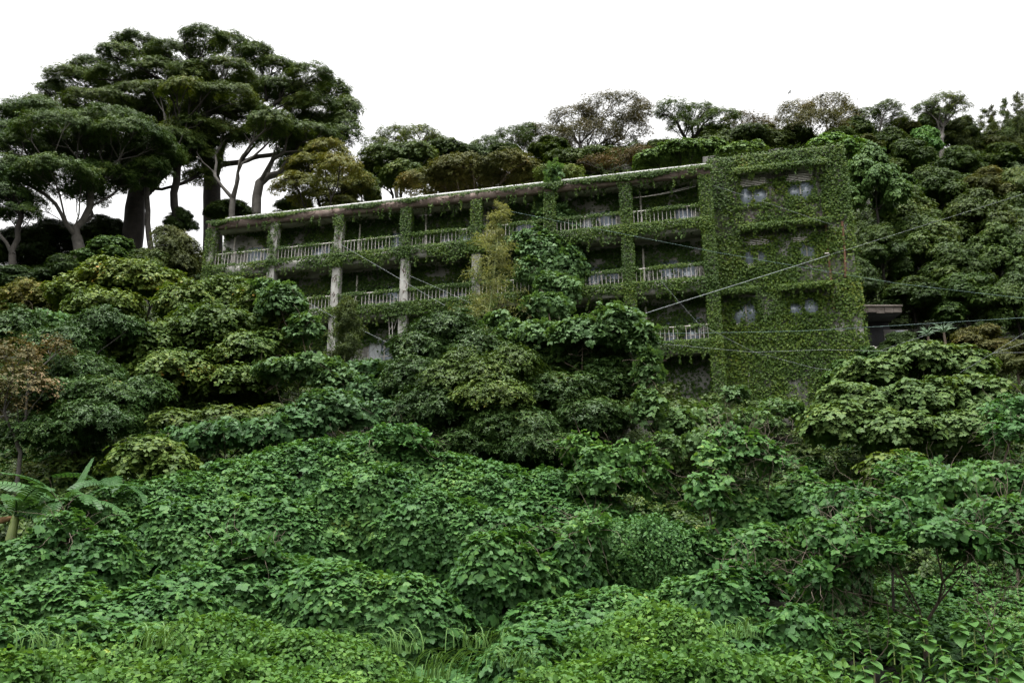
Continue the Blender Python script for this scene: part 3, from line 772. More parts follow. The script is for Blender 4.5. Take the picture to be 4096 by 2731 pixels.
def branch_net(base, ends, sub, trunk_r, fork=0.45, lean=None, rmin=0.012, wob=0.10, top=None):
    """trunk, limbs to every end, twigs to every sub point: list of (path, radii)"""
    base = np.asarray(base, float)
    cen = np.mean(ends, axis=0)
    tp = np.asarray(top, float) if top is not None else base + (cen - base) * np.array([fork * .7, fork * .7, fork])
    H = np.linalg.norm(tp - base)
    nt = 7
    t = np.linspace(0, 1, nt)[:, None]
    tr = base + (tp - base) * t + rng.normal(size=(nt, 3)) * wob * 0.35 * H / nt * np.array([1, 1, .2]) * np.sin(t * 3.0)
    pos = list(tr); par = [-1] + list(range(nt - 1)); paths = [list(range(nt))]
    usable = [False] * 3 + [True] * (nt - 3)
    far = [0.0] * nt
    def attach(target, only_after=0, segs=None, bend=0.12):
        A = np.array(pos)
        d = target - A
        L = np.linalg.norm(d, axis=1)
        cost = L + .75 * np.array(far) + 1.2 * np.maximum(0, A[:, 2] - target[2] + .15 * L) + np.where(np.array(usable), 0, 1e3)
        i = int(np.argmin(cost))
        p0 = pos[i]; L0 = L[i]
        n = segs or max(4, int(L0 / 0.7))
        mid = (p0 * .55 + target * .45) + UP * L0 * bend * rng.uniform(-.3, 1.0) + rng.normal(size=3) * L0 * wob
        ids = [i]
        ph = rng.random(3) * 6.28; fr = rng.uniform(4, 11, 3)
        for q in range(1, n + 1):
            s_ = q / n
            p = (1 - s_) ** 2 * p0 + 2 * s_ * (1 - s_) * mid + s_ ** 2 * target
            p = p + np.sin(ph + fr * s_) * (L0 * wob * .38 * math.sin(math.pi * min(s_, .999)))
            pos.append(p); par.append(ids[-1]); usable.append(True); ids.append(len(pos) - 1); far.append(far[ids[-2]] + L0 / n)
        paths.append(ids)
    order = np.argsort([np.linalg.norm(e - tp) for e in ends])
    for k in order: attach(np.asarray(ends[k], float))
    for q in sub: attach(np.asarray(q, float), segs=3, bend=0.12)
    w = np.zeros(len(pos))
    for ids in paths[1:]: w[ids[-1]] += 1
    for i in range(len(pos) - 1, 0, -1):
        if par[i] >= 0: w[par[i]] += w[i]
    rad = np.maximum(rmin, trunk_r * .62 * (np.maximum(w, .3) / max(w[0], 1)) ** 0.60)
    rad[:nt] *= np.linspace(1.25, 1.0, nt)
    out = []
    for ids in paths:
        P = np.array([pos[i] for i in ids]); R_ = np.array([rad[i] for i in ids])
        if len(ids) > 1 and ids is not paths[0]: R_[0] = min(R_[0], R_[1] * 1.3)
        out.append((P, R_))
    return out

def wood_mesh(paths, name="trunk"):
    parts = []
    for P, R in paths:
        mx = R.max()
        parts.append(tube(P, R, 9 if mx > .15 else 6 if mx > .05 else 4 if mx > .02 else 3))
    V, F = quads_join(parts)
    return make_mesh(name, V, F, True)

def clump_leaves(C, D, R, per, leaf, k, tmpl, flat=0.6, droop=0.0, lift=(.15, .75)):
    n = len(C)
    d = rand_dirs(n * per)
    d[:, 2] = np.where(d[:, 2] < -0.3, -d[:, 2], d[:, 2])
    rr = R * rng.uniform(.35, 1.0, n * per) * np.repeat(rng.uniform(.75, 1.25, n), per)
    P = np.repeat(C, per, 0) + d * rr[:, None] * np.array([1, 1, flat])
    A = nrmz(d * np.array([1, 1, 1.1]) + UP * .55 + np.repeat(D, per, 0) * .35)
    S = rng.uniform(.8, 1.2, n * per) * leaf
    return rosettes(P, A, S, k, tmpl, droop, lift)

# leaf clumps are drawn as geometry-node instances of a few modelled clumps
_LIB = {}
def clump_lib(key, make, mat, nvar=3):
    if key not in _LIB:
        obs = []
        for q in range(nvar):
            V, F = make()
            me = make_mesh(key + "_clump", V, F); me.materials.append(mat)
            obs.append(bpy.data.objects.new(key + "_clump", me))       # source of the instances, not placed itself
        ng = bpy.data.node_groups.new(key + "_scatter", 'GeometryNodeTree')
        ng.interface.new_socket("Geometry", in_out='INPUT', socket_type='NodeSocketGeometry')
        ng.interface.new_socket("Geometry", in_out='OUTPUT', socket_type='NodeSocketGeometry')
        N, L = ng.nodes, ng.links
        gi, go = N.new("NodeGroupInput"), N.new("NodeGroupOutput")
        jn = N.new("GeometryNodeJoinGeometry")
        for ob in obs:
            oi = N.new("GeometryNodeObjectInfo"); oi.inputs["Object"].default_value = ob
            g2 = N.new("GeometryNodeGeometryToInstance")
            L.new(oi.outputs["Geometry"], g2.inputs[0]); L.new(g2.outputs[0], jn.inputs[0])
        def attr(nm, typ):
            a = N.new("GeometryNodeInputNamedAttribute"); a.data_type = typ; a.inputs["Name"].default_value = nm
            return a.outputs["Attribute"]
        e2r = N.new("FunctionNodeEulerToRotation")
        L.new(attr("rot", 'FLOAT_VECTOR'), e2r.inputs[0])
        ip = N.new("GeometryNodeInstanceOnPoints")
        ip.inputs["Pick Instance"].default_value = True
        L.new(gi.outputs[0], ip.inputs["Points"]); L.new(jn.outputs[0], ip.inputs["Instance"])
        L.new(attr("var", 'INT'), ip.inputs["Instance Index"])
        L.new(e2r.outputs[0], ip.inputs["Rotation"]); L.new(attr("scl", 'FLOAT_VECTOR'), ip.inputs["Scale"])
        L.new(ip.outputs[0], go.inputs[0])
        _LIB[key] = (ng, nvar)
    return _LIB[key]

def euler_from(X, Y, Z):
    """XYZ euler of frames whose columns are X, Y, Z"""
    b = np.arcsin(np.clip(-X[:, 2], -1, 1))
    a = np.arctan2(Y[:, 2], Z[:, 2])
    c = np.arctan2(X[:, 1], X[:, 0])
    return np.stack([a, b, c], -1)

def scatter(name, P, rot, scl, key, parent, tint=(1, 1, 1)):
    ng, nvar = _LIB[key]
    n = len(P)
    me = bpy.data.meshes.new(name)
    me.vertices.add(n); me.vertices.foreach_set("co", np.asarray(P, np.float32).ravel())
    a = me.attributes.new("rot", 'FLOAT_VECTOR', 'POINT'); a.data.foreach_set("vector", np.asarray(rot, np.float32).ravel())
    if np.ndim(scl) == 1: scl = np.repeat(np.asarray(scl)[:, None], 3, 1)
    a = me.attributes.new("scl", 'FLOAT_VECTOR', 'POINT'); a.data.foreach_set("vector", np.asarray(scl, np.float32).ravel())
    a = me.attributes.new("var", 'INT', 'POINT'); a.data.foreach_set("value", rng.integers(0, nvar, n).astype(np.int32))
    o = link(name, me, None, parent)
    o.color = (*tint, 1)
    m = o.modifiers.new("leaf_scatter", 'NODES'); m.node_group = ng
    return o

def style_lib(style):
    st = STYLES[style]
    def make():
        return clump_leaves(np.zeros((1, 3)), np.array([[0, 0, .6]]), st['R'], st['per'], st['leaf'], st['k'], st['tmpl'], st.get('flat', .6), st.get('droop', 0), st.get('lift', (.15, .75)))
    clump_lib(style, make, M[st['mat']], 4)

def tilt_rot(D, amount=.5):
    """random spin, leaning towards D"""
    n = len(D)
    Z = nrmz(np.asarray(D) * amount + UP)
    a = rng.random(n) * 6.283
    T = np.stack([np.cos(a), np.sin(a), np.zeros(n)], -1)
    X, Y, Z = orient(Z, T)
    return euler_from(X, Y, Z)

def tree(name, label, cat, ells, base, style, trunk_r=.2, group=None, tint=(1, 1, 1), fork=.45, top=None, bark=None, lean=None, extra=1.0, rmin=.012, wob=.10, subshare=1.0):
    """one tree: an Empty at its foot, a trunk with its limbs, a crown of leaves"""
    st = STYLES[style]
    base = np.array([base[0], base[1], base[2]], float)
    Cs, Ds, ends = [], [], []
    for E in ells:
        C, D = shell_points(E, st['R'], st['dens'] * extra, st.get('low', -.35), st.get('inner', .55))
        Cs.append(C); Ds.append(D); ends.append(E[0] - np.array([0, 0, E[1][2] * .35]))
    C = np.vstack(Cs); D = np.vstack(Ds)
    sub = C[rng.random(len(C)) < st['twigs'] * subshare]
    paths = branch_net(base, ends, sub, trunk_r, fork=fork, top=top, rmin=rmin, wob=wob)
    t = thing(name, label, cat, base, group)
    tr = wood_mesh([(P - base, R) for P, R in paths])
    link("trunk", tr, M[bark or st['bark']], t)
    style_lib(style)
    scatter("crown", C - base, tilt_rot(D), rng.uniform(.65, 1.3, len(C)), style, t, tint)["kind"] = "stuff"
    return t

STYLES = {
    'giant':    dict(R=.50, dens=1.55, per=22, leaf=.115, k=6, tmpl=T_BLADE, mat='evergreen', bark='bark', twigs=.16, flat=.6, low=-.45, inner=.5),
    'laurel':   dict(R=.42, dens=2.4, per=20, leaf=.115, k=7, tmpl=T_BLADE, mat='laurel', bark='bark', twigs=.05, flat=.75, low=-.75, inner=.5),
    'forest':   dict(R=.45, dens=2.0, per=24, leaf=.095, k=6, tmpl=T_WIDE, mat='evergreen', bark='bark', twigs=.05, flat=.7, low=-.85, inner=.5),
    'mulberry': dict(R=.42, dens=2.0, per=12, leaf=.125, k=4, tmpl=T_OVATE, mat='ovate', bark='bark', twigs=.06, flat=.65, low=-.7, droop=.25, lift=(-.1, .5), inner=.5),
    'mallotus': dict(R=.42, dens=1.9, per=12, leaf=.145, k=5, tmpl=T_OVATE, mat='mallotus', bark='bark', twigs=.06, flat=.65, low=-.7, droop=.7, lift=(-.2, .4), inner=.5),
    'brown':    dict(R=.45, dens=1.15, per=14, leaf=.085, k=4, tmpl=T_WIDE, mat='brown', bark='bark_grey', twigs=.30, flat=.7, low=-.5, inner=.45),
    'olive':    dict(R=.45, dens=1.9, per=18, leaf=.105, k=5, tmpl=T_WIDE, mat='olive', bark='twig', twigs=.08, flat=.7, low=-.75, inner=.5),
    'airy':     dict(R=.42, dens=1.15, per=14, leaf=.10, k=5, tmpl=T_BLADE, mat='evergreen', bark='bark_grey', twigs=.30, flat=.6, low=-.4, inner=.45),
}

def c4(cx, cy, rx, ry, Y, dy=0.0):           # measured on an enlarged part of the photograph
    return ell(cx * .6378, 100 + cy * .6378, rx * .6378, ry * .6378, Y, dy)
def b4(cx, cy, Y):
    p = at(cx * .6378, 100 + cy * .6378, Y); return p
def foot(px, Y, py=1400.0):
    for _ in range(8):
        p = at(px, py, Y); z = tz(p[0], Y)
        py += (p[2] - z) / mpp(py, Y) * .8
    return np.array([p[0], Y, z - .2])

GRP = "giant evergreens on the crest beside the building"
def J(s=1.5): return float(rng.normal() * s)
A_ = [(870,125,180,50),(740,190,130,60),(1290,90,160,50),(1450,125,140,50),(1090,195,190,65),(1600,190,140,60),(1740,270,130,65),(1940,320,140,65),(2080,420,130,75),(2180,530,90,85),(2150,620,100,70),(560,270,140,55),(480,360,210,70),(330,420,100,65),(1000,320,220,70),(1400,300,200,60),(1720,420,160,60),(1960,540,200,80),(1980,640,200,70),(250,500,120,50),(700,330,150,60),(1560,380,150,70),(1200,330,160,70),(1850,450,150,80),(1300,440,180,80)]
tree("broadleaf_tree", "tallest umbrella shaped evergreen whose crown tops the dome against the sky", "tree", [c4(*e, 56, J()) for e in A_], foot(850, 55), 'giant', .95, GRP, top=b4(1330, 960, 55.5), tint=(1.05, 1.05, .9), wob=.12)
B_ = [(930,480,280,80),(1430,470,210,80),(1180,420,160,60),(620,510,240,75),(1270,570,240,75),(1000,570,280,80),(1560,560,150,70),(1150,700,200,90),(1050,850,150,80),(1280,840,130,80),(1250,960,100,60)]
tree("broadleaf_tree", "evergreen with the thickest dark trunk and olive tinged layered pads", "tree", [c4(*e, 53, J()) for e in B_], foot(510, 52), 'giant', 1.0, GRP, top=b4(860, 1060, 52.5), tint=(1.2, 1.1, .8), wob=.12)
C_ = [(250,600,300,80),(130,560,120,50),(700,640,280,80),(400,700,330,85),(820,700,250,80),(550,800,320,85),(960,800,210,85),(180,790,230,85),(750,890,200,80),(120,930,190,80),(350,950,270,80),(640,960,230,65),(160,1090,140,55),(60,700,150,80),(860,960,140,70),(560,1060,140,50),(950,900,130,70)]
tree("broadleaf_tree", "spreading evergreen with forked pale grey limbs under wide flat pads", "tree", [c4(*e, 48.5, J(1.2)) for e in C_], foot(345, 47.5), 'giant', .50, GRP, top=b4(480, 1330, 48), bark='bark_grey', wob=.14, tint=(.9, 1.0, .95))
D_ = [(1390,690,160,70),(1260,740,130,60),(1680,620,150,80),(1760,680,130,60),(1560,700,120,60)]
tree("broadleaf_tree", "slender grey stemmed evergreen leaning out beside the roof end", "tree", [c4(*e, 51, J()) for e in D_], foot(915, 50.5), 'giant', .30, GRP, top=b4(1460, 1090, 50.8), bark='bark_grey', wob=.14)
F_ = [(1950,700,200,60),(2150,690,120,60),(1800,740,120,50),(1870,820,130,60),(1800,900,90,50)]
tree("broadleaf_tree", "stout twisted grey trunk with raised arms behind the roof end", "tree", [c4(*e, 53, J()) for e in F_], foot(1020, 52), 'giant', .50, GRP, top=b4(1610, 1080, 52.5), bark='bark_grey', wob=.16)
E_ = [(2050,800,160,70),(1950,900,180,80),(2130,900,140,90),(1880,1020,170,70),(2120,1040,150,70),(2240,1000,100,80),(2000,1100,150,50)]
tree("broadleaf_tree", "low brownish green tree leaning over the roof corner of the building", "tree", [c4(*e, 48, J(.8)) for e in E_], foot(1270, 48), 'giant', .30, GRP, tint=(1.75, 1.2, .8), extra=.85)
tree("broadleaf_tree", "thin bent dark stem with a small crown between the thick trunks", "tree", [c4(1080, 720, 150, 60, 51), c4(900, 760, 140, 50, 51)], foot(612, 50.5), 'giant', .26, GRP, top=b4(920, 1080, 50.7), bark='bark_grey', wob=.16)
tree("broadleaf_tree", "upright dark stem with crown reaching between two grey stems", "tree", [c4(1250, 640, 150, 60, 52), c4(1180, 780, 110, 50, 52)], foot(730, 51.5), 'giant', .40, GRP, top=b4(1090, 1050, 51.7), wob=.14)
tree("broadleaf_tree", "dark tree at the picture's edge with a low shaded crown", "tree", [c4(60, 1080, 140, 70, 46), c4(-60, 950, 160, 90, 46), c4(140, 1180, 130, 50, 46), c4(-120, 1150, 140, 80, 46)], foot(60, 45.5), 'giant', .32, GRP, tint=(.8, .9, .85))

# trees and shrubs behind the roof line
GR = "trees on the ridge behind the building"
def ells(lst, Y, j=.8): return [ell(*e, Y, J(j)) for e in lst]
tree("broadleaf_tree", "brown leaved tree with many bare grey branches on the ridge", "tree", ells([(2450,435,150,48),(2300,480,120,50),(2520,520,90,70),(2180,560,130,60),(2360,560,160,70),(2560,450,60,60)], 63, 1.5), foot(2300, 63), 'brown', .42, GR, fork=.35, wob=.15)
tree("broadleaf_tree", "dark green bushy tree with pale stems next to the brown ridge tree", "tree", ells([(2050,560,90,45),(1960,590,80,45),(2120,530,60,35)], 62), foot(2060, 62), 'airy', .25, GR, tint=(.85, .9, .85), wob=.14)
tree("broadleaf_tree", "forked dark tree with flat spreading top alone against the sky", "tree", ells([(2690,440,80,40),(2790,455,90,36),(2890,475,80,34),(2720,500,50,60),(2800,520,50,45)], 60), foot(2735, 60), 'airy', .45, GR, tint=(1.0, 1.05, .8), top=at(2745, 590, 60), wob=.10, bark='bark')
tree("broadleaf_tree", "brownish rounded tree with fine twigs above the flat roof", "tree", ells([(3180,460,100,55),(3320,430,110,55),(3250,510,140,60),(3390,470,60,45)], 60, 1), foot(3260, 60), 'brown', .35, GR, tint=(1.0, 1.05, .8), wob=.14)
tree("broadleaf_tree", "grey brown scrubby tree joined to the forked dark tree", "tree", ells([(2960,490,80,40),(3040,520,90,45)], 61), foot(3000, 61), 'brown', .22, GR, tint=(1.05, .95, .9), wob=.14)
tree("broadleaf_tree", "thin leaning tree with open crown and curved pale trunk", "tree", ells([(3470,470,55,45),(3550,440,60,35),(3600,480,50,35),(3520,520,50,40)], 59), foot(3500, 58), 'airy', .22, GR, wob=.14, tint=(1.25, 1.15, .9))
tree("broadleaf_tree", "tall tree with white branching top standing over the bamboo", "tree", ells([(3780,410,80,38),(3700,440,60,26),(3830,430,50,30),(3760,470,60,40)], 58), foot(3770, 57), 'airy', .28, GR, wob=.12, tint=(1.2, 1.1, .9), top=at(3765, 560, 57.5))
tree("broadleaf_tree", "dense dark evergreen mound above the vent stacks", "tree", ells([(2950,570,120,45),(3080,580,110,40),(2850,590,90,35),(3000,540,80,30)], 57), foot(2960, 57), 'forest', .25, GR, tint=(.95, .9, .8))
tree("broadleaf_tree", "loose grey green tree rising beside the great dome of foliage", "tree", ells([(1580,545,80,38),(1680,550,90,40),(1520,590,70,40),(1740,570,50,30)], 58), foot(1620, 58), 'airy', .24, GR, tint=(1.35, 1.2, 1.1))
tree("broadleaf_tree", "rounded mid green evergreen shrub over the roof edge", "tree", ells([(1560,640,130,55),(1660,620,100,50),(1500,700,80,50),(1620,700,110,40)], 54), foot(1580, 54), 'forest', .25, GR, tint=(1.25, 1.2, 1.0))
tree("broadleaf_tree", "low dark evergreen hedge like tree in the dip of the skyline", "tree", ells([(1790,600,90,35),(1860,620,80,35),(1730,630,70,35),(1920,620,60,30)], 58), foot(1800, 58), 'forest', .22, GR, tint=(.8, .85, .8))
tree("shrub", "broad yellow brown shrub spreading above the white roof coping", "shrub", ells([(1860,690,150,50),(2030,680,140,50),(1700,740,120,35),(1900,740,180,35),(2130,710,90,35),(1800,700,100,40)], 49, .8), foot(1900, 49), 'olive', .14, GR)
tree("shrub", "small yellow green shrub at the coping with upright leafy tips", "shrub", ells([(2200,700,60,30),(2270,700,70,26)], 46), foot(2220, 46), 'olive', .08, GR, tint=(.9, 1.25, .9))
tree("shrub", "reddish brown thin scrub below the bare branched ridge tree", "shrub", ells([(2480,640,90,35),(2380,660,90,30),(2560,620,60,40)], 57), foot(2460, 57), 'brown', .12, GR, tint=(1.1, .9, .85), extra=.8)
tree("shrub", "dark bush under the branches of the brown ridge tree", "shrub", ells([(2280,640,90,40),(2370,630,70,40)], 58), foot(2320, 58), 'forest', .14, GR, tint=(.95, .95, .85))
tree("shrub", "feathery light green shrub fanned out over the roof", "shrub", ells([(2620,640,90,26),(2720,610,110,32),(2830,600,80,26),(2680,640,120,22)], 49, .6), foot(2700, 49), 'mallotus', .12, GR, tint=(1.15, 1.2, .9))
tree("shrub", "light green feathery shrub between the two vent stacks", "shrub", ells([(2950,610,80,22),(3010,600,60,22)], 48, .4), foot(2960, 48), 'mallotus', .10, GR, tint=(1.15, 1.2, .9))
tree("shrub", "bright green leafy shrub poking over the flat roof corner", "shrub", ells([(3330,575,70,30),(3390,600,70,40),(3280,585,50,20)], 45, .4), foot(3380, 45), 'mallotus', .12, GR, tint=(1.1, 1.3, .9))

# forest on the slope beside the end block: copies of a few grown crowns
def template(style, seed_ells, tr):
    o = tree("broadleaf_tree", "x", "tree", seed_ells, (0, 0, 0), style, tr)
    return o
def unit_ells(n, rx, rz, h):
    out = []
    for i in range(n):
        a = i * 2.4; q = math.sqrt((i + .5) / n)
        z = h + rz * (1.0 - 1.9 * q * q) * .75 + rng.normal() * .1
        out.append((np.array([rx * q * .78 * math.cos(a), rx * q * .78 * math.sin(a), z]), np.array([rx * .42, rx * .42, rz * .36])))
    return out
TPL = [template('forest', unit_ells(11, 2.4, 1.9, 2.6), .18), template('forest', unit_ells(9, 2.3, 2.1, 2.8), .18),
       template('mallotus', unit_ells(9, 2.4, 1.9, 2.6), .15), template('olive', unit_ells(9, 2.3, 1.7, 2.3), .15)]
def copy_tree(src, label, cat, loc, scale, rz, tint, group=None, name=None):
    r = src.copy(); scene.collection.objects.link(r)
    if name: r.name = name
    r.location = tuple(float(q) for q in loc); r.scale = tuple(float(q) for q in scale); r.rotation_euler = (0, 0, rz)
    tag(r, label, cat, group)
    for ch in src.children:
        c = ch.copy(); scene.collection.objects.link(c); c.parent = r
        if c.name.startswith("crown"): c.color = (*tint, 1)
    return r
GF = "trees crowded on the slope beside the end block"
FOREST = [  # px, py of the crown's middle, half width, half height, distance, template, tint, label
    (3490, 720, 120, 140, 43, 2, (.95, 1.05, .95), "pale green large leaved tree touching the flat roof corner"),
    (3600, 860, 140, 110, 46, 0, (1.0, 1.05, .9), "dense mid green tree just up the slope from the block's corner"),
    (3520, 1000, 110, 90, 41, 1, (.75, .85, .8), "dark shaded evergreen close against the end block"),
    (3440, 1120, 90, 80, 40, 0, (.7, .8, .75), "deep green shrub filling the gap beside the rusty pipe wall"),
    (3700, 1010, 170, 130, 43, 1, (1.0, 1.05, 1.05), "grey green bushy tree above the ruined shed"),
    (3900, 880, 150, 110, 47, 0, (1.05, 1.0, .9), "olive green tree on the upper slope under the thicket"),
    (3990, 1040, 150, 120, 43, 1, (1.0, 1.1, 1.0), "broad glossy tree over the sloping service wire"),
    (3650, 1190, 150, 70, 39.5, 0, (.7, .8, .8), "dark evergreen hanging over the shed roof"),
    (3860, 1200, 150, 90, 38.5, 1, (.85, 1.0, .95), "dark round shrub above the pale spiky aloe"),
    (4060, 1210, 120, 110, 38, 0, (.85, .95, .9), "dark tree behind the loose overhead wires"),
    (3740, 770, 130, 90, 50, 1, (.95, 1.0, .9), "green tree in the middle of the upper slope"),
    (3940, 740, 120, 80, 52, 3, (.95, 1.0, .95), "olive shrubby tree at the foot of the bamboo"),
    (4070, 770, 90, 100, 51, 0, (1.05, 1.05, .9), "yellowish crowned tree with dead twigs near the bamboo"),
    (3630, 640, 110, 70, 54, 1, (.95, 1.0, .95), "small green tree under the leaning open tree"),
    (3700, 570, 70, 65, 55, 2, (.8, 1.2, .75), "vivid green young tree amid darker crowns on the ridge"),
    (3560, 570, 90, 50, 56, 0, (1.0, 1.0, .85), "dull green bush on the crest under thin branches"),
    (3460, 590, 80, 45, 55, 3, (.8, .95, .9), "olive bush behind the flat roof corner"),
    (3830, 650, 90, 60, 56, 0, (.9, 1.0, .9), "dark bush below the white topped tree"),
    (3580, 760, 100, 60, 48, 2, (.85, .95, .85), "large leaved green tree against the dense slope"),
    (4000, 640, 110, 50, 57, 1, (.9, .95, .85), "dull bush beneath the ridge bamboo stems"),
    (3820, 1080, 130, 80, 41, 0, (.95, 1.0, .9), "mid green shrub under the sloping service wire"),
    (3350, 560, 90, 40, 56, 0, (1.0, 1.0, .9), "grey green bush behind the flat roof"),
    (2640, 610, 80, 45, 58, 1, (1.0, .95, .8), "dull bush on the ridge at the foot of the forked tree"),
    (2860, 555, 100, 45, 60, 0, (1.0, .95, .85), "grey green ridge bush beneath the flat spreading top"),
    (3060, 545, 90, 45, 60, 3, (.9, .9, .9), "brown olive ridge bush between two taller crowns"),
    (3180, 560, 100, 45, 58, 1, (.9, .9, .8), "dark ridge bush below the brownish rounded tree"),
    (3420, 530, 90, 50, 59, 0, (1.0, 1.0, .85), "green ridge bush under the leaning open tree"),
    (3620, 520, 80, 50, 60, 3, (.85, .95, .85), "olive ridge bush next to the vivid young tree"),
    (3720, 500, 70, 50, 61, 0, (1.0, 1.05, .95), "grey green ridge tree behind the vivid young tree"),
    (3840, 540, 90, 60, 60, 1, (1.05, 1.0, .9), "mottled ridge tree under the white topped one"),
    (3950, 580, 100, 60, 60, 3, (.8, .9, .85), "olive thicket wrapped round the bamboo stems"),
    (4070, 560, 90, 80, 61, 0, (1.05, 1.1, .95), "green thicket among the tallest bamboo stems"),
    (2200, 610, 110, 45, 60, 1, (.95, .95, .85), "dark ridge bush beside the bare branched tree"),
    (2020, 620, 90, 40, 59, 0, (.95, .95, .85), "low evergreen under the pale stemmed bushy tree"),
    (1450, 760, 90, 70, 50, 1, (.95, .95, .85), "dark shrub behind the roof with grey stems"),
    (1380, 830, 90, 50, 48, 3, (.85, .95, .9), "olive shrub behind the far roof end"),
    (250, 960, 150, 70, 52, 0, (.45, .5, .5), "black green undergrowth below the great trees"),  # dark tints from here put the crest trees' shade into leaf colour
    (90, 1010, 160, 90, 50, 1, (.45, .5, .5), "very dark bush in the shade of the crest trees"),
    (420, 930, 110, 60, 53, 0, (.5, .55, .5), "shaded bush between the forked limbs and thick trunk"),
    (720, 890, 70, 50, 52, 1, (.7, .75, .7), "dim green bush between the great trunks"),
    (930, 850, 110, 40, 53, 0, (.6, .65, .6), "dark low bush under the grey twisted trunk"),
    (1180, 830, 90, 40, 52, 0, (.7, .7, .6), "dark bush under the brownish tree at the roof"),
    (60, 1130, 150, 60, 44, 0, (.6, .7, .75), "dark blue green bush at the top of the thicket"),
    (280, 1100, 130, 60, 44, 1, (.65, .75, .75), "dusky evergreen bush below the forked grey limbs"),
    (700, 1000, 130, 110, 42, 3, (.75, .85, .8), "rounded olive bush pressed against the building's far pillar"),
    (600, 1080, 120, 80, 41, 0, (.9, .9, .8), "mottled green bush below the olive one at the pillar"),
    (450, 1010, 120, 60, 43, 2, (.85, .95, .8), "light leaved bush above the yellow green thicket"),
    (3470, 1450, 100, 60, 34.5, 2, (.7, .85, .75), "leafy bush at the foot of the end block corner"),
    (3600, 1380, 90, 50, 35, 0, (.75, .85, .85), "small dark shrub in front of the ruined shed"),
    (3900, 1370, 140, 70, 33, 3, (.85, .85, .95), "grey olive shrub beneath the aloe"),
    (4060, 1430, 110, 70, 31, 3, (.75, .85, .85), "olive shrub where two loose wires meet"),
    (3380, 1500, 90, 60, 32.5, 2, (.8, .95, .8), "bushy sapling covering the base of the end block"),
]
used = set()
for px, py, rx, ry, Y, ti, tint, lab in FOREST:
    c = at(px, py, Y); m = mpp(py, Y)
    src = TPL[ti]
    s = rx * m / 2.5; sz = ry * m / 1.75
    zt = tz(c[0], Y)
    loc = (c[0], Y, c[2] - 2.75 * sz)
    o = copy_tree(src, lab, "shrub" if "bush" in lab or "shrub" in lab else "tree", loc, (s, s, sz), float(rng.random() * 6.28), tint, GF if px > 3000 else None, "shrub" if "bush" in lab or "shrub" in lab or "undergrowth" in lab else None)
for t in TPL:
    for ch in list(t.children): bpy.data.objects.remove(ch)
    bpy.data.objects.remove(t)

# ------------------------------------------------------------------ thickets before the building
GM = "thicket in front of the building"
tree("broadleaf_tree", "yellow green mulberry like tree filling the space before the far balconies", "tree",
     [ell(*e) for e in [(900,1190,110,80,34),(1050,1230,130,100,33),(760,1220,150,90,33.5),(850,1340,220,110,32),(600,1400,200,100,31.5),(1000,1420,180,100,31.5),(1120,1330,110,100,32.5),(700,1500,220,90,31),(950,1550,200,80,31)]],
     foot(850, 33.5), 'mulberry', .22, GM)
tree("broadleaf_tree", "light leaved tree with yellow tips on the thicket's upper edge", "tree",
     [ell(*e) for e in [(500,1120,170,80,36),(620,1140,120,70,36),(330,1180,150,60,36),(420,1230,160,70,35)]], foot(470, 36), 'mulberry', .18, GM, tint=(1.25, 1.15, 1.0))
tree("shrub", "yellowish crowned bush at the thicket's shaded upper corner", "shrub", [ell(*e) for e in [(120,1180,110,45,37),(200,1220,100,40,37),(60,1240,90,50,37)]], foot(130, 37), 'olive', .14, GM, tint=(1.05, 1.1, .8))
tree("broadleaf_tree", "glossy dark evergreen in layered tiers behind the banana plants", "tree",
     [ell(*e) for e in [(420,1330,160,70,30),(250,1400,150,70,29),(330,1500,160,60,28),(250,1600,180,60,27),(430,1600,160,60,27),(380,1690,190,60,26.5),(200,1740,170,60,26.5),(560,1580,110,55,27.5),(60,1330,120,90,30)]], foot(300, 28.5), 'laurel', .20, GM, tint=(.9, 1.05, .95))
tree("shrub", "withered brown bush with fine dry twigs beside the dark evergreen", "shrub", [ell(*e) for e in [(60,1440,100,90,26),(110,1550,110,80,25.5),(20,1620,100,80,25.5),(230,1400,70,50,26.5)]], foot(60, 26), 'brown', .10, GM, extra=1.0, tint=(1.25, 1.15, 1.05))
tree("shrub", "small yellow green mulberry like bush beside the banana leaves", "shrub", [ell(*e) for e in [(610,1820,130,60,23.5),(520,1860,100,50,23.5),(700,1870,100,40,23.5)]], foot(600, 23.8), 'mulberry', .07, GM)
tree("shrub", "reddish tinged bush under the overhang of the yellow green tree", "shrub", [ell(*e) for e in [(720,1700,110,40,27),(900,1690,130,40,27),(1080,1680,100,40,27)]], foot(900, 27.5), 'mulberry', .08, GM, tint=(.9, .85, .8))
tree("broadleaf_tree", "big dark glossy evergreen in front of the middle balconies", "tree",
     [ell(*e) for e in [(1780,1340,150,70,30),(1680,1410,120,70,29.5),(1900,1410,130,60,29.5),(2080,1450,130,60,29.5),(1660,1520,130,80,28.5),(2170,1450,110,70,29.5),(2300,1430,160,80,29.5),(2450,1410,130,80,29.5),(2430,1530,150,90,28.5),(2230,1590,200,90,28),(1800,1640,220,90,27.5),(2050,1720,230,80,27),(2350,1690,170,80,27.5),(1650,1680,120,70,27.5),(2150,1810,220,50,26.8),(1900,1790,160,50,26.8)]],
     foot(2050, 29), 'laurel', .30, GM, tint=(.85, .95, .9))
tree("shrub", "evergreen shrub with yellowing young leaves in front of the dark one", "shrub", [ell(*e) for e in [(1950,1520,150,70,27),(1800,1530,120,60,27),(2060,1470,90,60,27),(1980,1600,170,50,26.5),(1840,1450,50,30,27.2)]], foot(1930, 27), 'laurel', .10, GM, tint=(1.5, 1.35, .95))
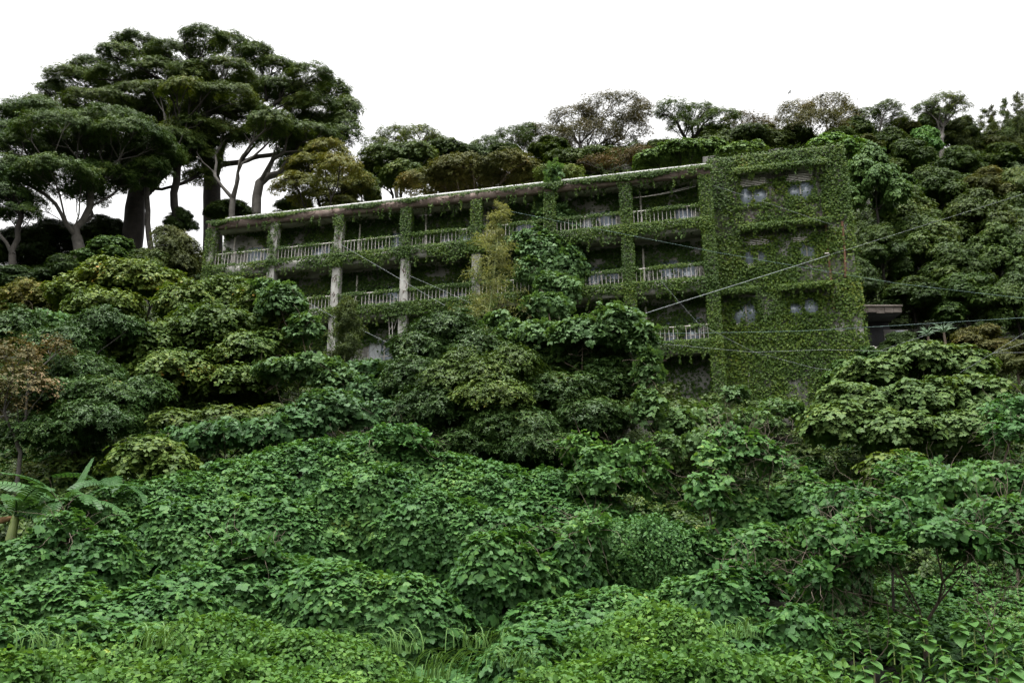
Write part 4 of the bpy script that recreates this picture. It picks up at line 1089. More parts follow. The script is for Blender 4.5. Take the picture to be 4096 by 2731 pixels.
tree("broadleaf_tree", "pale green tree with large drooping leaves at the end block's foot", "tree",
     [ell(*e) for e in [(3480,1500,120,60,28.5),(3680,1450,150,70,28.5),(3840,1470,130,70,28.5),(3420,1620,160,80,27),(3680,1610,180,90,27),(3900,1590,140,90,27),(3340,1700,140,80,26),(3580,1730,180,80,25.5),(3820,1740,170,80,25.5),(3950,1700,100,80,26)]],
     foot(3650, 28), 'mallotus', .22, GM)
tree("shrub", "seeding shrub with tan flower heads rising from the vines", "shrub", [ell(*e) for e in [(3560,1880,90,60,20.5),(3620,1850,60,40,20.5)]], foot(3570, 20.8), 'mallotus', .06, GM, tint=(1.1, 1.0, .8))

# bamboo
def bamboo(label, base, top_pt, halfw, n_side, leaf, mat, group=None, tint=(1, 1, 1), culm_r=.03, per=26, low=.12):
    base = np.asarray(base, float); top_pt = np.asarray(top_pt, float)
    t = thing("bamboo", label, "bamboo", base, group)
    H = top_pt - base
    n = 14
    s_ = np.linspace(0, 1, n)
    P = H * s_[:, None] + np.stack([.03 * np.sin(s_ * 5), .03 * np.cos(s_ * 4), s_ * 0], -1) * np.linalg.norm(H) * .3
    paths = [tube(P, np.linspace(culm_r, culm_r * .25, n), 6)]
    pts, ax = [], []
    for j in range(n_side):
        f = low + (1 - low) * (j + rng.random()) / n_side
        q = P[int(f * (n - 1))] + (f * (n - 1) % 1) * (P[min(n - 1, int(f * (n - 1)) + 1)] - P[int(f * (n - 1))])
        a = rng.random() * 6.28
        L = halfw * (1.1 - .9 * f ** 1.7) * rng.uniform(.55, 1.2)
        d = np.array([math.cos(a), math.sin(a), .30 + .5 * f])
        e = q + d * L
        m_ = (q + e) / 2 + UP * L * .25
        e = e - UP * L * .18
        bz = np.array([(1 - x) ** 2 * q + 2 * x * (1 - x) * m_ + x * x * e for x in np.linspace(0, 1, 6)])
        paths.append(tube(bz, np.linspace(culm_r * .22, .003, 6), 3))
        for _ in range(per):
            x = rng.uniform(.25, 1.05)
            p = (1 - x) ** 2 * q + 2 * x * (1 - x) * m_ + x * x * e
            pts.append(p + rng.normal(size=3) * L * .10); ax.append(d)
    V, F = quads_join(paths)
    link("culm", make_mesh("culm", V, F, True), M['culm'], t)
    pts = np.array(pts); ax = nrmz(np.array(ax))
    V, F = rosettes(pts, nrmz(ax * .6 + rng.normal(size=ax.shape) * .5), np.full(len(pts), leaf), 4, T_NARROW, droop=.55, lift=(.1, .9))
    c = link("crown", make_mesh("crown", V, F), M[mat], t); c.color = (*tint, 1)
    return t
bamboo("golden young bamboo standing before the middle balconies", at(1915, 1470, 33), at(2015, 835, 33.5), 1.4, 75, .18, 'bamboo', culm_r=.045, per=20, low=.20, tint=(1.0, 1.08, 1.0))
bamboo("short green bamboo drooping before the broken laundry hanger", at(1370, 1500, 32), at(1395, 1195, 32), .8, 64, .18, 'bamboo_green', per=36, low=.02, tint=(1.3, 1.3, 1.2))
bamboo("short green bamboo rising behind the yellow green thicket", at(540, 1160, 37), at(640, 1060, 37), .7, 26, .18, 'bamboo_green', per=20, tint=(1.2, 1.2, 1.2))
GB = "bamboo stems on the ridge"
for j, (px, py0, py1) in enumerate([(3880, 680, 470), (3930, 690, 440), (3980, 690, 430), (4020, 700, 400), (4060, 690, 385), (4090, 700, 375), (3850, 650, 500), (3960, 700, 480), (4045, 720, 450), (4120, 690, 400), (3905, 700, 520), (3990, 700, 500), (4075, 700, 470), (4105, 700, 450)]):
    Yb = 59 + (j % 3) * 1.2
    bamboo("thin bamboo stem with loose plume in the ridge thicket", at(px, py0, Yb), at(px + 12 * math.sin(j * 2.1), py1, Yb), .95, 34, .22, 'bamboo_green', GB, per=20, tint=(1.0 + .12 * (j % 3), 1.0 + .08 * (j % 2), .95))

# ------------------------------------------------------------------ vines: leaves over shells of foliage
def patch_maker(tmpl, size, n, rad, jit=.3, thick=.16):
    """a small shingled patch of leaves lying square to +z, tips towards +y"""
    def make():
        a = rng.random(n) * 6.283; r = rad * np.sqrt(rng.random(n))
        P = np.stack([r * np.cos(a), r * np.sin(a), -rng.random(n) ** 1.4 * thick + .06], -1)
        N = nrmz(np.array([0, -.25, 1.0]) + rng.normal(size=P.shape) * jit)
        T = np.array([0, 1.0, -.15]) + rng.normal(size=P.shape) * .55
        return leaf_batch(tmpl, P, N, T, rng.uniform(.6, 1.3, n) * size)
    return make
clump_lib('kudzu', patch_maker(T_TRI, .098, 12, .28), M['kudzu'], 6)
clump_lib('kudzu_pale', patch_maker(T_TRI, .11, 11, .28), M['kudzu_pale'], 5)
clump_lib('kudzu_small', patch_maker(T_TRI, .085, 14, .26), M['kudzu'], 5)
clump_lib('herb', patch_maker(T_OVATE, .085, 34, .26, jit=.45, thick=.2), M['herb'], 6)
clump_lib('herb_vivid', patch_maker(T_OVATE, .065, 44, .26, jit=.45, thick=.2), M['kudzu'], 5)

def patch_rot(N, hang=.7):
    T = N * np.array([1, 1, 0]) - UP * hang + rng.normal(size=N.shape) * .35
    X, Y, Z = orient(nrmz(N), T)
    return euler_from(X, Y, Z)

def vine_patches(E_list, dens, low=-.4, thick=.3):
    Ps, Ns = [], []
    for c, r in E_list:
        area = 4 * math.pi * (((r[0] * r[1]) ** 1.6 + (r[0] * r[2]) ** 1.6 + (r[1] * r[2]) ** 1.6) / 3) ** (1 / 1.6)
        n = max(6, int(area * dens))
        d = rand_dirs(n * 3); d = d[d[:, 2] > low][:n]
        lump = 1 + .32 * (vnoise(d[:, 0] * 2 + c[0], d[:, 1] * 2 + d[:, 2] * 2.3 + c[2], 3, 1.6) - .5) * 2
        nn = nrmz(d / r)
        p = c + d * r * lump[:, None] - nn * (rng.random(len(d)) ** 1.5 * thick)[:, None]
        Ps.append(p); Ns.append(nrmz(nn * .85 + UP * .45 + rng.normal(size=p.shape) * .25))
    return np.vstack(Ps), np.vstack(Ns)

def twig_tangle(E_list, n, r=.008, droop=.2):
    parts = []
    for _ in range(n):
        c, rr = E_list[int(rng.integers(len(E_list)))]
        p = c + rand_dirs(1)[0] * rr * rng.uniform(.2, .8)
        d = rand_dirs(1)[0]; P = [p]
        for j in range(7):
            d = nrmz(d + rng.normal(size=3) * .35 - UP * droop * .3); p = p + d * .16; P.append(p)
        parts.append(tube(np.array(P), np.linspace(r, r * .3, len(P)), 3))
    return parts

def vine_mass(name, label, E_list, base, dens, size, mat, tmpl=T_TRI, tint=(1, 1, 1), low=-.4, twigs=60, trunk_r=.05, hang=.6, thick=.35, group=None, cat="vine"):
    base = np.asarray(base, float)
    t = thing(name, label, cat, base, group)
    ends = [c - UP * r[2] * .2 for c, r in E_list]
    paths = branch_net(base, ends, [], trunk_r, fork=.3, wob=.14)
    parts = [tube(P - base, R, 5) for P, R in paths] + [(V - base, F) for V, F in twig_tangle(E_list, twigs)]
    V, F = quads_join(parts)
    link("stems", make_mesh("stems", V, F, True), M['twig'], t)
    P, N = vine_patches(E_list, dens * .33, low, thick)
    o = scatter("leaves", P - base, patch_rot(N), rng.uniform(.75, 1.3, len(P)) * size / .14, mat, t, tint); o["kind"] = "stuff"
    return t
GV = "vines smothering trees and shrubs"
vine_mass("kudzu_vine", "large leaved kudzu column climbing the facade to the roof edge", [ell(*e, depth=.5) for e in [(2215,700,26,50,37.2),(2190,790,45,60,37.0),(2225,880,80,60,36.6),(2130,960,80,50,36.2),(2190,1010,110,70,36.0),(2260,1070,90,70,35.8),(2150,1080,80,60,35.6),(2230,1160,90,70,35.2),(2190,1220,100,50,34.6)]],
          foot(2200, 33.5), 55, .155, 'kudzu_pale', low=-.9, tint=(1.25, 1.25, 1.2), trunk_r=.04, thick=.25, group=GV)
vine_mass("kudzu_vine", "pale kudzu blanket draped over the big dark evergreen's top", [ell(*e) for e in [(2470,1320,120,100,28),(2330,1360,130,90,28),(2180,1360,120,80,29),(2060,1340,80,60,30.5),(2560,1380,70,100,27.6),(2600,1510,50,120,27.2),(2590,1650,70,90,26.8),(2000,1290,60,50,31)]],
          foot(2500, 28), 42, .16, 'kudzu_pale', tint=(1.1, 1.1, 1.0), group=GV, low=-.1)
vine_mass("kudzu_vine", "bluish green kudzu over the yellow green tree's building side", [ell(*e) for e in [(1130,1230,100,90,31.5),(1210,1330,70,80,31),(1060,1160,60,40,32),(1240,1470,140,35,29.5),(1130,1480,110,35,29.5),(1340,1520,90,50,29)]],
          foot(1200, 31), 42, .16, 'kudzu_pale', tint=(1.15, 1.15, 1.1), group=GV, low=-.2)
vine_mass("kudzu_vine", "small pale kudzu patch on the thicket's shaded upper edge", [ell(*e) for e in [(190,1290,100,40,32),(100,1330,70,40,32)]], foot(170, 32), 42, .16, 'kudzu_pale', tint=(1.1, 1.2, 1.1), group=GV, low=-.1)
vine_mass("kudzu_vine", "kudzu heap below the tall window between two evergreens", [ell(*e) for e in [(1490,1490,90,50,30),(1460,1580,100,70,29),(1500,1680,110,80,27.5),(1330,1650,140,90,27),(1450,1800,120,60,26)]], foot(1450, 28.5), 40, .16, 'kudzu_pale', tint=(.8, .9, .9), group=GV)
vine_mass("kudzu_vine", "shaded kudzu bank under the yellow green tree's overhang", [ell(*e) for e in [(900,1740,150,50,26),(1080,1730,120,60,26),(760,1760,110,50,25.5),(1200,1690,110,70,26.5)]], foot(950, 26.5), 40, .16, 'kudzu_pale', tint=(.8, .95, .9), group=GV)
vine_mass("kudzu_vine", "kudzu curtain at the end block's foot with yellow specks", [ell(*e) for e in [(2700,1700,110,70,27.5),(2820,1680,120,60,28),(2650,1800,90,80,26),(2850,1770,130,70,26.5),(3000,1690,110,50,28.5),(3120,1640,90,50,29),(2950,1590,50,50,31)]], foot(2800, 28.5), 42, .13, 'kudzu_pale', tint=(1.0, 1.0, .85), group=GV)
vine_mass("kudzu_vine", "glossy dark vine dome beside the drooping leaved tree", [ell(*e) for e in [(4060,1640,110,60,22.5),(4040,1740,100,70,22),(4110,1700,90,90,22)]], foot(4070, 22.5), 55, .11, 'kudzu', tint=(.9, .95, .85), group=GV)
vine_mass("vine_covered_shrub", "vine draped bush with twin tufts behind the middle hollow", [ell(*e) for e in [(2310,1790,70,60,23),(2390,1850,90,70,22.8),(2520,1820,90,60,22.6),(2600,1890,70,70,22.4),(2450,1920,140,60,22.4)]], foot(2430, 23), 48, .145, 'kudzu', tint=(1.25, 1.15, 1.1), group=GV)
vine_mass("vine_covered_shrub", "vine draped stump with a dark hollow under its overhanging crown", [ell(*e) for e in [(2930,1750,90,45,21),(2990,1790,90,50,20.8),(2870,1850,80,80,20.8),(3090,1830,70,50,20.8),(2830,1980,80,100,20.5)]], foot(2950, 21.4), 48, .145, 'kudzu', tint=(1.05, 1.05, 1.0), twigs=160, group=GV, low=-.3)
vine_mass("vine_covered_shrub", "huge vine smothered bush overhanging a black hollow with bare twigs", [ell(*e, depth=1.25) for e in [(3320,2150,140,80,16.6),(3560,2080,170,80,16.8),(3750,1960,170,90,17.8),(3950,1930,150,90,17.6),(3950,2080,140,80,16.2),(3270,2290,80,55,16.0),(3450,2200,130,55,16.0),(3720,2130,150,55,15.8),(4050,2080,120,90,15.6),(3400,2010,130,80,18.4),(4100,2200,55,100,15.2),(3640,1900,120,70,19.2),(3900,2180,110,50,15.5)]],
          foot(3700, 18.0), 60, .135, 'kudzu', tint=(1.0, 1.0, .95), twigs=420, trunk_r=.07, group=GV, low=-.35)


MD = [(1600, 1745, 110, 45, 24.3, "peaked kudzu mound highest on the lower slope"), (990, 2185, 110, 50, 18.6, "long kudzu ridge with a small tuft on top"),
      (2050, 2150, 60, 45, 18.8, "small kudzu tuft rising from the middle fissure"), (2365, 2095, 45, 60, 19.2, "narrow upright kudzu spire next to the small leaved hedge"),
      (250, 2100, 90, 55, 19.3, "bluish kudzu mound under the banana leaves"), (2960, 2290, 100, 40, 17.1, "kudzu hump with pale pointed leaves before the black hollow")]
for px, py, rx, ry, Y, lab in MD:
    E0 = [ell(px, py, rx, ry, Y), ell(px - rx * .6, py + ry * .5, rx * .6, ry * .7, Y - .2), ell(px + rx * .6, py + ry * .45, rx * .6, ry * .7, Y - .1)]
    g_ = float(rng.uniform(.95, 1.2))
    vine_mass("kudzu_mound", lab, E0, foot(px, Y + .3), 50, .13, 'kudzu', tint=(g_, g_, g_), group="kudzu mounds on the lower slope", low=-.35, twigs=25, trunk_r=.03)

# ------------------------------------------------------------------ the vine carpet over the lower slope
RIDGES = [  # crest lines of the smothered shrubs: half width, points (photo column, row, distance)
    (1.9, [(430,2010,21.5),(640,1915,22.5),(850,1860,23),(1050,1800,23.5),(1300,1745,24),(1600,1705,24.5),(1760,1790,24.2),(1950,1845,23.8),(2150,1880,23.5),(2330,1930,22.8),(2420,1990,22)]),
    (1.4, [(700,2030,20.8),(1000,1960,21.3),(1350,1900,22),(1600,1860,22.5)]), (1.3, [(1750,1960,21.6),(2050,2000,21.4),(2250,2060,20.8)]),
    (1.5, [(450,2400,16.8),(700,2280,17.8),(980,2145,18.8),(1150,2190,18.6),(1300,2240,18.2),(1550,2310,17.6),(1800,2330,17.4)]),
    (.9, [(1950,2210,18.4),(2050,2110,18.9),(2150,2190,18.6),(2260,2170,18.7),(2360,2060,19.3)]), (1.0, [(2400,2030,20.2),(2600,2020,20.2),(2850,2060,20.0)]),
    (1.2, [(3050,1900,21),(3200,1870,21.3),(3350,1950,20.5)]), (1.2, [(3000,2050,19.6),(3200,2080,19)]),
    (1.2, [(2250,2340,17),(2500,2300,17.2),(2750,2280,17.3),(3000,2255,17.3),(3100,2330,16.8)]),
    (1.2, [(-50,2200,18.5),(120,2110,19.2),(260,2055,19.5),(380,2120,19)]), (1.0, [(-50,2330,17),(150,2285,17.2),(330,2330,16.9)]),
    (1.0, [(100,2490,15),(600,2465,15.2),(1000,2490,15),(1300,2520,14.8)]), (1.0, [(2100,2480,15.2),(2500,2465,15.3),(2900,2440,15.5),(3150,2430,15.5)]),
    (.8, [(100,2610,13.3),(700,2600,13.4),(1300,2620,13.2)]), (.8, [(2200,2610,13.3),(2800,2600,13.4),(3200,2590,13.5)])]
_mt = []
for r0, pl in RIDGES:
    W_ = np.array([at(*p) for p in pl]); seg = np.linalg.norm(np.diff(W_[:, :2], axis=0), axis=1); cum = np.concatenate([[0], np.cumsum(seg)])
    for t_ in np.arange(0, cum[-1], .55):
        c_ = np.array([np.interp(t_, cum, W_[:, q]) for q in range(3)])
        rr = r0 * rng.uniform(.65, 1.08)
        _mt.append((c_[0] + rng.normal() * .15, c_[1] + rng.normal() * .25, c_[2] + rng.normal() * .10 - (r0 - rr) * .35, rr, rr * .85))
_mt = np.array(_mt)
_mz = terrain(_mt[:, 0], _mt[:, 1])
LEAN = .55
_mt[:, 1] += LEAN * np.maximum(_mt[:, 2] - _mz, 0) * .8
_mz = terrain(_mt[:, 0], _mt[:, 1])
def carpet(x, y):
    h0 = terrain(x, y)
    h = np.zeros_like(h0)
    wx = x + (vnoise(x, y, 2, .8) - .5) * .7; wy = y + (vnoise(x + 31, y, 2, .8) - .5) * .6
    for (mx, my, mz, rx, ry), t0 in zip(_mt, _mz):
        r2 = ((wx - mx) / rx) ** 2 + ((wy - my) / ry) ** 2
        a = max(mz - t0 - .12, .15)
        h = np.maximum(h, a * np.clip(1 - r2 ** 1.2, 0, 1) ** .55)
    return h0 + h + (vnoise(x, y, 2, .8) - .5) * .30 + (vnoise(x + 7, y + 3, 2, 2.0) - .5) * .26 - .05
fx = np.linspace(-21, 21, 300); fy = np.linspace(9, 31, 190)
FX, FY = np.meshgrid(fx, fy); F0 = carpet(FX, FY)
FH = np.clip(F0 - terrain(FX, FY), 0, 4)
# vines sag downhill: the crests lean out over the hollows below them
GPX = FX + (vnoise(FX, FY, 2, .5) - .5) * .5 * FH; GPY = FY - LEAN * FH; GPZ = F0 - .05 * FH
GP = np.stack([GPX, GPY, GPZ], -1)
gN = np.cross(np.gradient(GP, axis=1), np.gradient(GP, axis=0))
gA = np.linalg.norm(gN, axis=-1) / ((fx[1] - fx[0]) * (fy[1] - fy[0]))
gN = nrmz(gN)
def bil(A, x, y):
    a = np.clip((x - fx[0]) / (fx[1] - fx[0]), 0, len(fx) - 1.001); b = np.clip((y - fy[0]) / (fy[1] - fy[0]), 0, len(fy) - 1.001)
    i = a.astype(int); j = b.astype(int); u = a - i; v = b - j
    if A.ndim == 3: u, v = u[:, None], v[:, None]
    return A[j, i] * (1 - u) * (1 - v) + A[j, i + 1] * u * (1 - v) + A[j + 1, i] * (1 - u) * v + A[j + 1, i + 1] * u * v
def in_view(x, y, m=1.6): return np.abs(x) < y * .62 + m
def carpet_points(n, ymax=30.5, ymin=10.2):
    x = rng.uniform(-20, 20, n); y = rng.uniform(ymin, ymax, n)
    k = in_view(x, y); x, y = x[k], y[k]
    k = rng.random(len(x)) < np.clip(bil(gA, x, y), .8, 4.0) / 4.0
    x, y = x[k], y[k]
    return bil(GP, x, y), nrmz(bil(gN, x, y))
def herb_mask(P):      # where the low small-leaved herbs take over from the vines
    nz = vnoise(P[:, 0], P[:, 1], 3, .45)
    t = np.clip((15.4 - P[:, 1]) / 2.6, -1, 1) + (nz - .5) * 2.2
    hedge = np.exp(-((P[:, 0] - 3.6) / 1.3) ** 2 - ((P[:, 1] - 19.6) / 1.0) ** 2)
    return t + hedge * 2.2 > .25

kz = thing("kudzu_vines", "thick carpet of kudzu leaves over the mounds of the lower slope", "vine", (0, 0, 0)); kz["kind"] = "stuff"
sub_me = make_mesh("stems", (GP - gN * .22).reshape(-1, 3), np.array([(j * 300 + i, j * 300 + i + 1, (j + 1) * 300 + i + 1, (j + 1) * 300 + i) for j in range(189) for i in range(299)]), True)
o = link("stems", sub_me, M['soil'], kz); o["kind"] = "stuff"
P, NN = carpet_points(135000)
NN = nrmz(NN * .85 + UP * .35 + rng.normal(size=P.shape) * .18)
P = P + NN * (.08 - rng.random(len(P)) ** 1.5 * .2)[:, None]
hollow = ((P[:, 0] - 7.6) / 2.9) ** 2 + ((P[:, 1] - 16.4) / 2.0) ** 2 < 1 + .5 * (vnoise(P[:, 0], P[:, 1], 2, 1.2) - .5)
ok_ = ~hollow | (rng.random(len(P)) < .10)      # leaf cover thinned here; bare dark soil deepens the hollow's shade
P, NN = P[ok_], NN[ok_]
hm = herb_mask(P)
Pk, Nk = P[~hm], NN[~hm]
small = vnoise(Pk[:, 0] + 40, Pk[:, 1], 3, .5) > .60
for key, sel in (('kudzu', ~small), ('kudzu_small', small)):
    o = scatter("leaves", Pk[sel], patch_rot(Nk[sel]), rng.uniform(.75, 1.3, sel.sum()), key, kz); o["kind"] = "stuff"
# the nearest kudzu leaves stand out one by one
q_ = in_view(Pk[:, 0], Pk[:, 1], -.6) & (Pk[:, 1] > 12.2)
near = np.where(q_)[0]
near = near[np.argsort(Pk[near, 1])[:1400]]
near = rng.choice(near, 240, replace=False)
lm = []
for q in range(6):
    v, f = T_TRI
    vv = v.copy(); vv[:, 2] *= .6 + .25 * q; vv[:, 0] *= .9 + .05 * q
    me = make_mesh("leaf", vv, f); me.materials.append(M['kudzu']); lm.append(me)
er = patch_rot(Nk[near])
for q, i in enumerate(near):
    o = link("leaf", lm[q % 6], None, kz, Pk[i] + Nk[i] * .09)
    o.rotation_euler = tuple(float(c) for c in er[q]); o.scale = (float(rng.uniform(.12, .17)),) * 3
hb = thing("herb_cover", "bright yellow green low herbs along the foot of the slope", "ground cover", (0, 0, 0)); hb["kind"] = "stuff"
Ph, Nh = P[hm], NN[hm]
hx = np.repeat(Ph, 2, 0) + rng.normal(size=(len(Ph) * 2, 3)) * np.array([.25, .25, .03]); hx[:, 2] += rng.random(len(hx)) * .12 - .08
Ph = np.vstack([Ph, hx]); Nh = np.vstack([Nh, np.repeat(Nh, 2, 0)])
hd = (Ph[:, 1] > 17)
for key, sel in (('herb', ~hd), ('herb_vivid', hd)):
    scatter("leaves", Ph[sel], patch_rot(Nh[sel], .2), rng.uniform(.7, 1.3, sel.sum()), key, hb)["kind"] = "stuff"

# ------------------------------------------------------------------ undergrowth over the rest of the hillside
n = 26000
x = rng.uniform(-55, 60, n); y = rng.uniform(23, 74, n)
keep = np.abs(x) < y * .70 + 3
x, y = x[keep], y[keep]
q = np.stack([x, y], -1) - BO[:2]
u_ = q @ eu[:2]; d_ = q @ ev[:2]
keep = ~((u_ > -.8) & (u_ < UR + .8) & (d_ > -.9) & (d_ < 10.5))
x, y = x[keep], y[keep]
z = terrain(x, y) + rng.random(len(x)) ** 2 * .9
style_lib('forest')
ug = thing("undergrowth", "dark leafy undergrowth between the trees of the hillside", "undergrowth", (0, 0, 0)); ug["kind"] = "stuff"
e_ = .3
gn = nrmz(np.stack([-(terrain(x + e_, y) - terrain(x - e_, y)) / (2 * e_), -(terrain(x, y + e_) - terrain(x, y - e_)) / (2 * e_), np.ones_like(x)], -1))
o = scatter("leaves", np.stack([x, y, z], -1), tilt_rot(gn, 1.0), rng.uniform(.9, 1.7, len(x)), 'forest', ug, (.8, .85, .8)); o["kind"] = "stuff"

# ------------------------------------------------------------------ bare twigs in the hollow under the smothered bush
def bare_shrub(label, base, tips, r):
    base = np.asarray(base, float)
    t = thing("dead_shrub", label, "shrub", base)
    paths = branch_net(base, tips[:len(tips) // 3], tips[len(tips) // 3:], r, fork=.25, rmin=.004, wob=.18)
    link("branches", wood_mesh([(P - base, R) for P, R in paths], "branches"), M['twig'], t)
tips = [at(rng.uniform(3820, 4110), rng.uniform(2190, 2480), rng.uniform(14.6, 15.6)) for _ in range(60)]
bare_shrub("leafless tangle of pale twigs hanging in the black hollow", foot(3990, 15.4), tips, .03)
tips = [at(rng.uniform(3300, 3700), rng.uniform(2240, 2450), rng.uniform(15.6, 16.6)) for _ in range(40)]
bare_shrub("thin dry stems standing under the smothered bush", foot(3500, 16.2), tips, .02)

# ------------------------------------------------------------------ banana plants
def banana_leaf(L, W, arch, torn=True):
    n = 20
    t = np.linspace(0, 1, n + 1)
    P = np.stack([t * 0, L * t * (1 - .22 * arch * t), L * arch * (.55 * t - .95 * t * t)], -1)
    V, F = tube(P, np.linspace(.028, .004, n + 1), 4)
    g = Geo(); g.add(V, F)
    for side in (-1, 1):
        for j in range(2, n):
            w = W * math.sin(math.pi * min(1, (t[j] * .93 + .07))) ** .55 * rng.uniform(.9, 1.05)
            gap = .80 if torn else 1.0
            a, b = P[j], P[j] + (P[j + 1] - P[j]) * gap
            dr = (.10 + .22 * rng.random()) * w
            sh = L * .035
            o1 = np.array([side * w, sh, -dr]); m1 = np.array([side * w * .55, sh * .5, .05 * w])
            g.add([a, b, b + m1, a + m1, b + o1, a + o1], [(0, 1, 2, 3), (3, 2, 4, 5)])
    me = g.mesh("leaf"); me.materials.append(M['banana']); return me
BL = [banana_leaf(2.0, .27, .75), banana_leaf(2.2, .29, .50), banana_leaf(1.7, .26, 1.0), banana_leaf(1.9, .19, .05, False)]
def banana(label, base, h, fronds, tint=(1, 1, 1)):
    base = np.asarray(base, float)
    t = thing("banana_plant", label, "banana plant", base, "banana plants at the thicket's foot")
    V, F = tube([(0, 0, -.3), (.02, 0, h * .5), (0, .02, h)], [.12, .10, .07], 8)
    link("stem", make_mesh("stem", V, F, True), M['culm'], t)
    for az, tilt, kk, sc in fronds:
        o = link("leaf", BL[kk], None, t, (0, 0, h - .05))
        o.rotation_euler = (math.radians(tilt), math.radians(float(rng.normal() * 12)), math.radians(az)); o.scale = (sc,) * 3; o.color = (*tint, 1)
    for az in (205,):
        V, F = tube([(0, 0, h * .8), (.25 * math.cos(math.radians(az)), .25 * math.sin(math.radians(az)), h * .55), (.3 * math.cos(math.radians(az)), .3 * math.sin(math.radians(az)), .1)], [.05, .09, .03], 5)
        link("dead_leaf", make_mesh("dead_leaf", V, F), M['dead_leaf'], t)
def bfoot(px, py, Y): p = at(px, py, Y); return p
banana("torn banana plant with an upright young leaf before the dark evergreen", bfoot(250, 2085, 20.8), .30, [(-100, 10, 0, 1), (-60, 35, 1, .9), (-140, 20, 0, 1.0), (100, 30, 1, 1), (60, 15, 0, .95), (-30, 10, 2, 1), (150, 35, 1, .9), (-80, -5, 2, 1.0), (-30, 66, 3, .8), (-170, 5, 2, .9), (-120, 25, 2, .9)])
banana("torn banana plant with long leaves and a dry brown one hanging", bfoot(50, 2110, 20.4), .30, [(-90, 20, 1, 1), (-45, 15, 0, 1), (-130, 35, 0, 1), (90, 25, 1, 1), (130, 15, 0, 1), (-160, 20, 1, .9), (40, 30, 1, .9), (-70, -10, 2, 1), (-110, 0, 2, 1)])
banana("shaded banana plant with broad upright leaf beside the kudzu mound", bfoot(440, 2040, 21.8), .3, [(20, 35, 1, 1.0), (-60, 30, 2, .9), (-120, 20, 2, .9), (100, 40, 0, .9), (160, 30, 2, .9), (-20, 25, 0, .8)], (.75, .8, .8))

# ------------------------------------------------------------------ broad heart-leaved herbs by the hollow
v, f = leaf_template('ovate', .78)
HL = []
for q in range(4):
    # eleven-point blade with a raised rim and sunk midrib
    ang = np.linspace(0, 1, 6)
    L_, R_, C_ = [], [], []
    for a in ang:
        w = .42 * math.sin(math.pi * (a * .9 + .1)) ** .8 * (1.15 - .5 * a)
        zc = -.25 * a * a * (1 + .3 * q)
        C_.append((0, a, zc)); L_.append((-w, a - .06 * (1 - a), zc + .07 + .02 * q)); R_.append((w, a - .06 * (1 - a), zc + .07))
    VV = C_ + L_ + R_; n6 = 6
    FF = [(j, j + 1, n6 + j + 1, n6 + j) for j in range(5)] + [(j + 1, j, 2 * n6 + j, 2 * n6 + j + 1) for j in range(5)]
    me = make_mesh("leaf", VV, FF, True); me.materials.append(M['heart']); HL.append(me)
spots = [(3400, 2520, 13.6), (3560, 2500, 13.8), (3700, 2530, 13.4), (3830, 2490, 13.7), (3960, 2520, 13.3), (4070, 2480, 13.5), (3480, 2600, 12.9), (3640, 2610, 12.8), (3800, 2620, 12.6), (3930, 2600, 12.8), (4050, 2640, 12.4), (3560, 2690, 12.3), (3740, 2700, 12.2), (3900, 2690, 12.2), (4040, 2720, 12.0), (3330, 2640, 12.7), (3300, 2560, 13.3), (3680, 2460, 14.4), (3880, 2450, 14.3), (4090, 2560, 12.9), (3450, 2660, 12.5), (3640, 2660, 12.4), (3830, 2670, 12.3), (3980, 2660, 12.3), (3220, 2600, 13.0), (3590, 2560, 13.1), (3760, 2580, 12.9), (3890, 2560, 13.0), (4020, 2580, 12.7), (3250, 2690, 12.3), (3400, 2720, 12.1), (3990, 2470, 13.9)]
HLAB = "broad heart shaped leafy herb below the black hollow"
for px, py, Y in spots:
    top = at(px, py, Y); h = float(rng.uniform(.22, .38))
    b0 = top - UP * h
    t = thing("heart_leaf_plant", HLAB, "plant", b0, "heart leaved herbs below the hollow")
    V, F = tube([(0, 0, -.25), (.02, -.02, h * .5), (0, 0, h)], [.010, .008, .005], 5)
    link("stem", make_mesh("stem", V, F, True), M['culm'], t)
    for j in range(9):
        zz = h * (1 - .085 * j); az = j * 1.57 + (j // 2) * .8 + rng.normal() * .25
        o = link("leaf", HL[int(rng.integers(4))], None, t, (0, 0, zz))
        o.rotation_euler = (math.radians(float(rng.uniform(-22, 12))), math.radians(float(rng.normal() * 8)), az)
        o.scale = (float(rng.uniform(.13, .24) * (.75 + .05 * j)),) * 3

# ------------------------------------------------------------------ tall grass
def grass(label, c, n, L, lean, spread):
    c = np.asarray(c, float)
    t = thing("grass_clump", label, "grass", c, "tufts of long grass in the herbs")
    parts = []
    for _ in range(n):
        b = np.array([rng.normal() * spread, rng.normal() * spread * .7, -.1])
        a = rng.normal() * 1.3 + lean; l = L * rng.uniform(.35, 1.2)
        d = np.array([math.cos(a), math.sin(a) * .6 - .15, 0])
        s_ = np.linspace(0, 1, 7)
        P = b + d * (l * .75 * s_ ** 1.6)[:, None] + UP * (l * (1.0 * s_ - .62 * s_ ** 2.4))[:, None]
        side = nrmz(np.cross(d, UP) + UP * .25) 
        w = (.008 * (1 - s_ ** 2) + .001)[:, None]
        V = np.vstack([P - side * w, P + side * w])
        F = [(j, j + 1, 7 + j + 1, 7 + j) for j in range(6)]
        parts.append((V, np.array(F)))
    V, F = quads_join(parts)
    link("blades", make_mesh("blades", V, F, True), M['grass'], t)["kind"] = "stuff"
grass("largest tuft of long arching pale grass among the herbs", at(1750, 2680, 12.3), 70, .8, .25, .28)
grass("arching grass tuft just above the largest tuft", at(1600, 2580, 13.0), 45, .75, 2.6, .22)
grass("small bent grass tuft beside a yellow green vine tip", at(1920, 2560, 13.2), 45, .6, .5, .16)
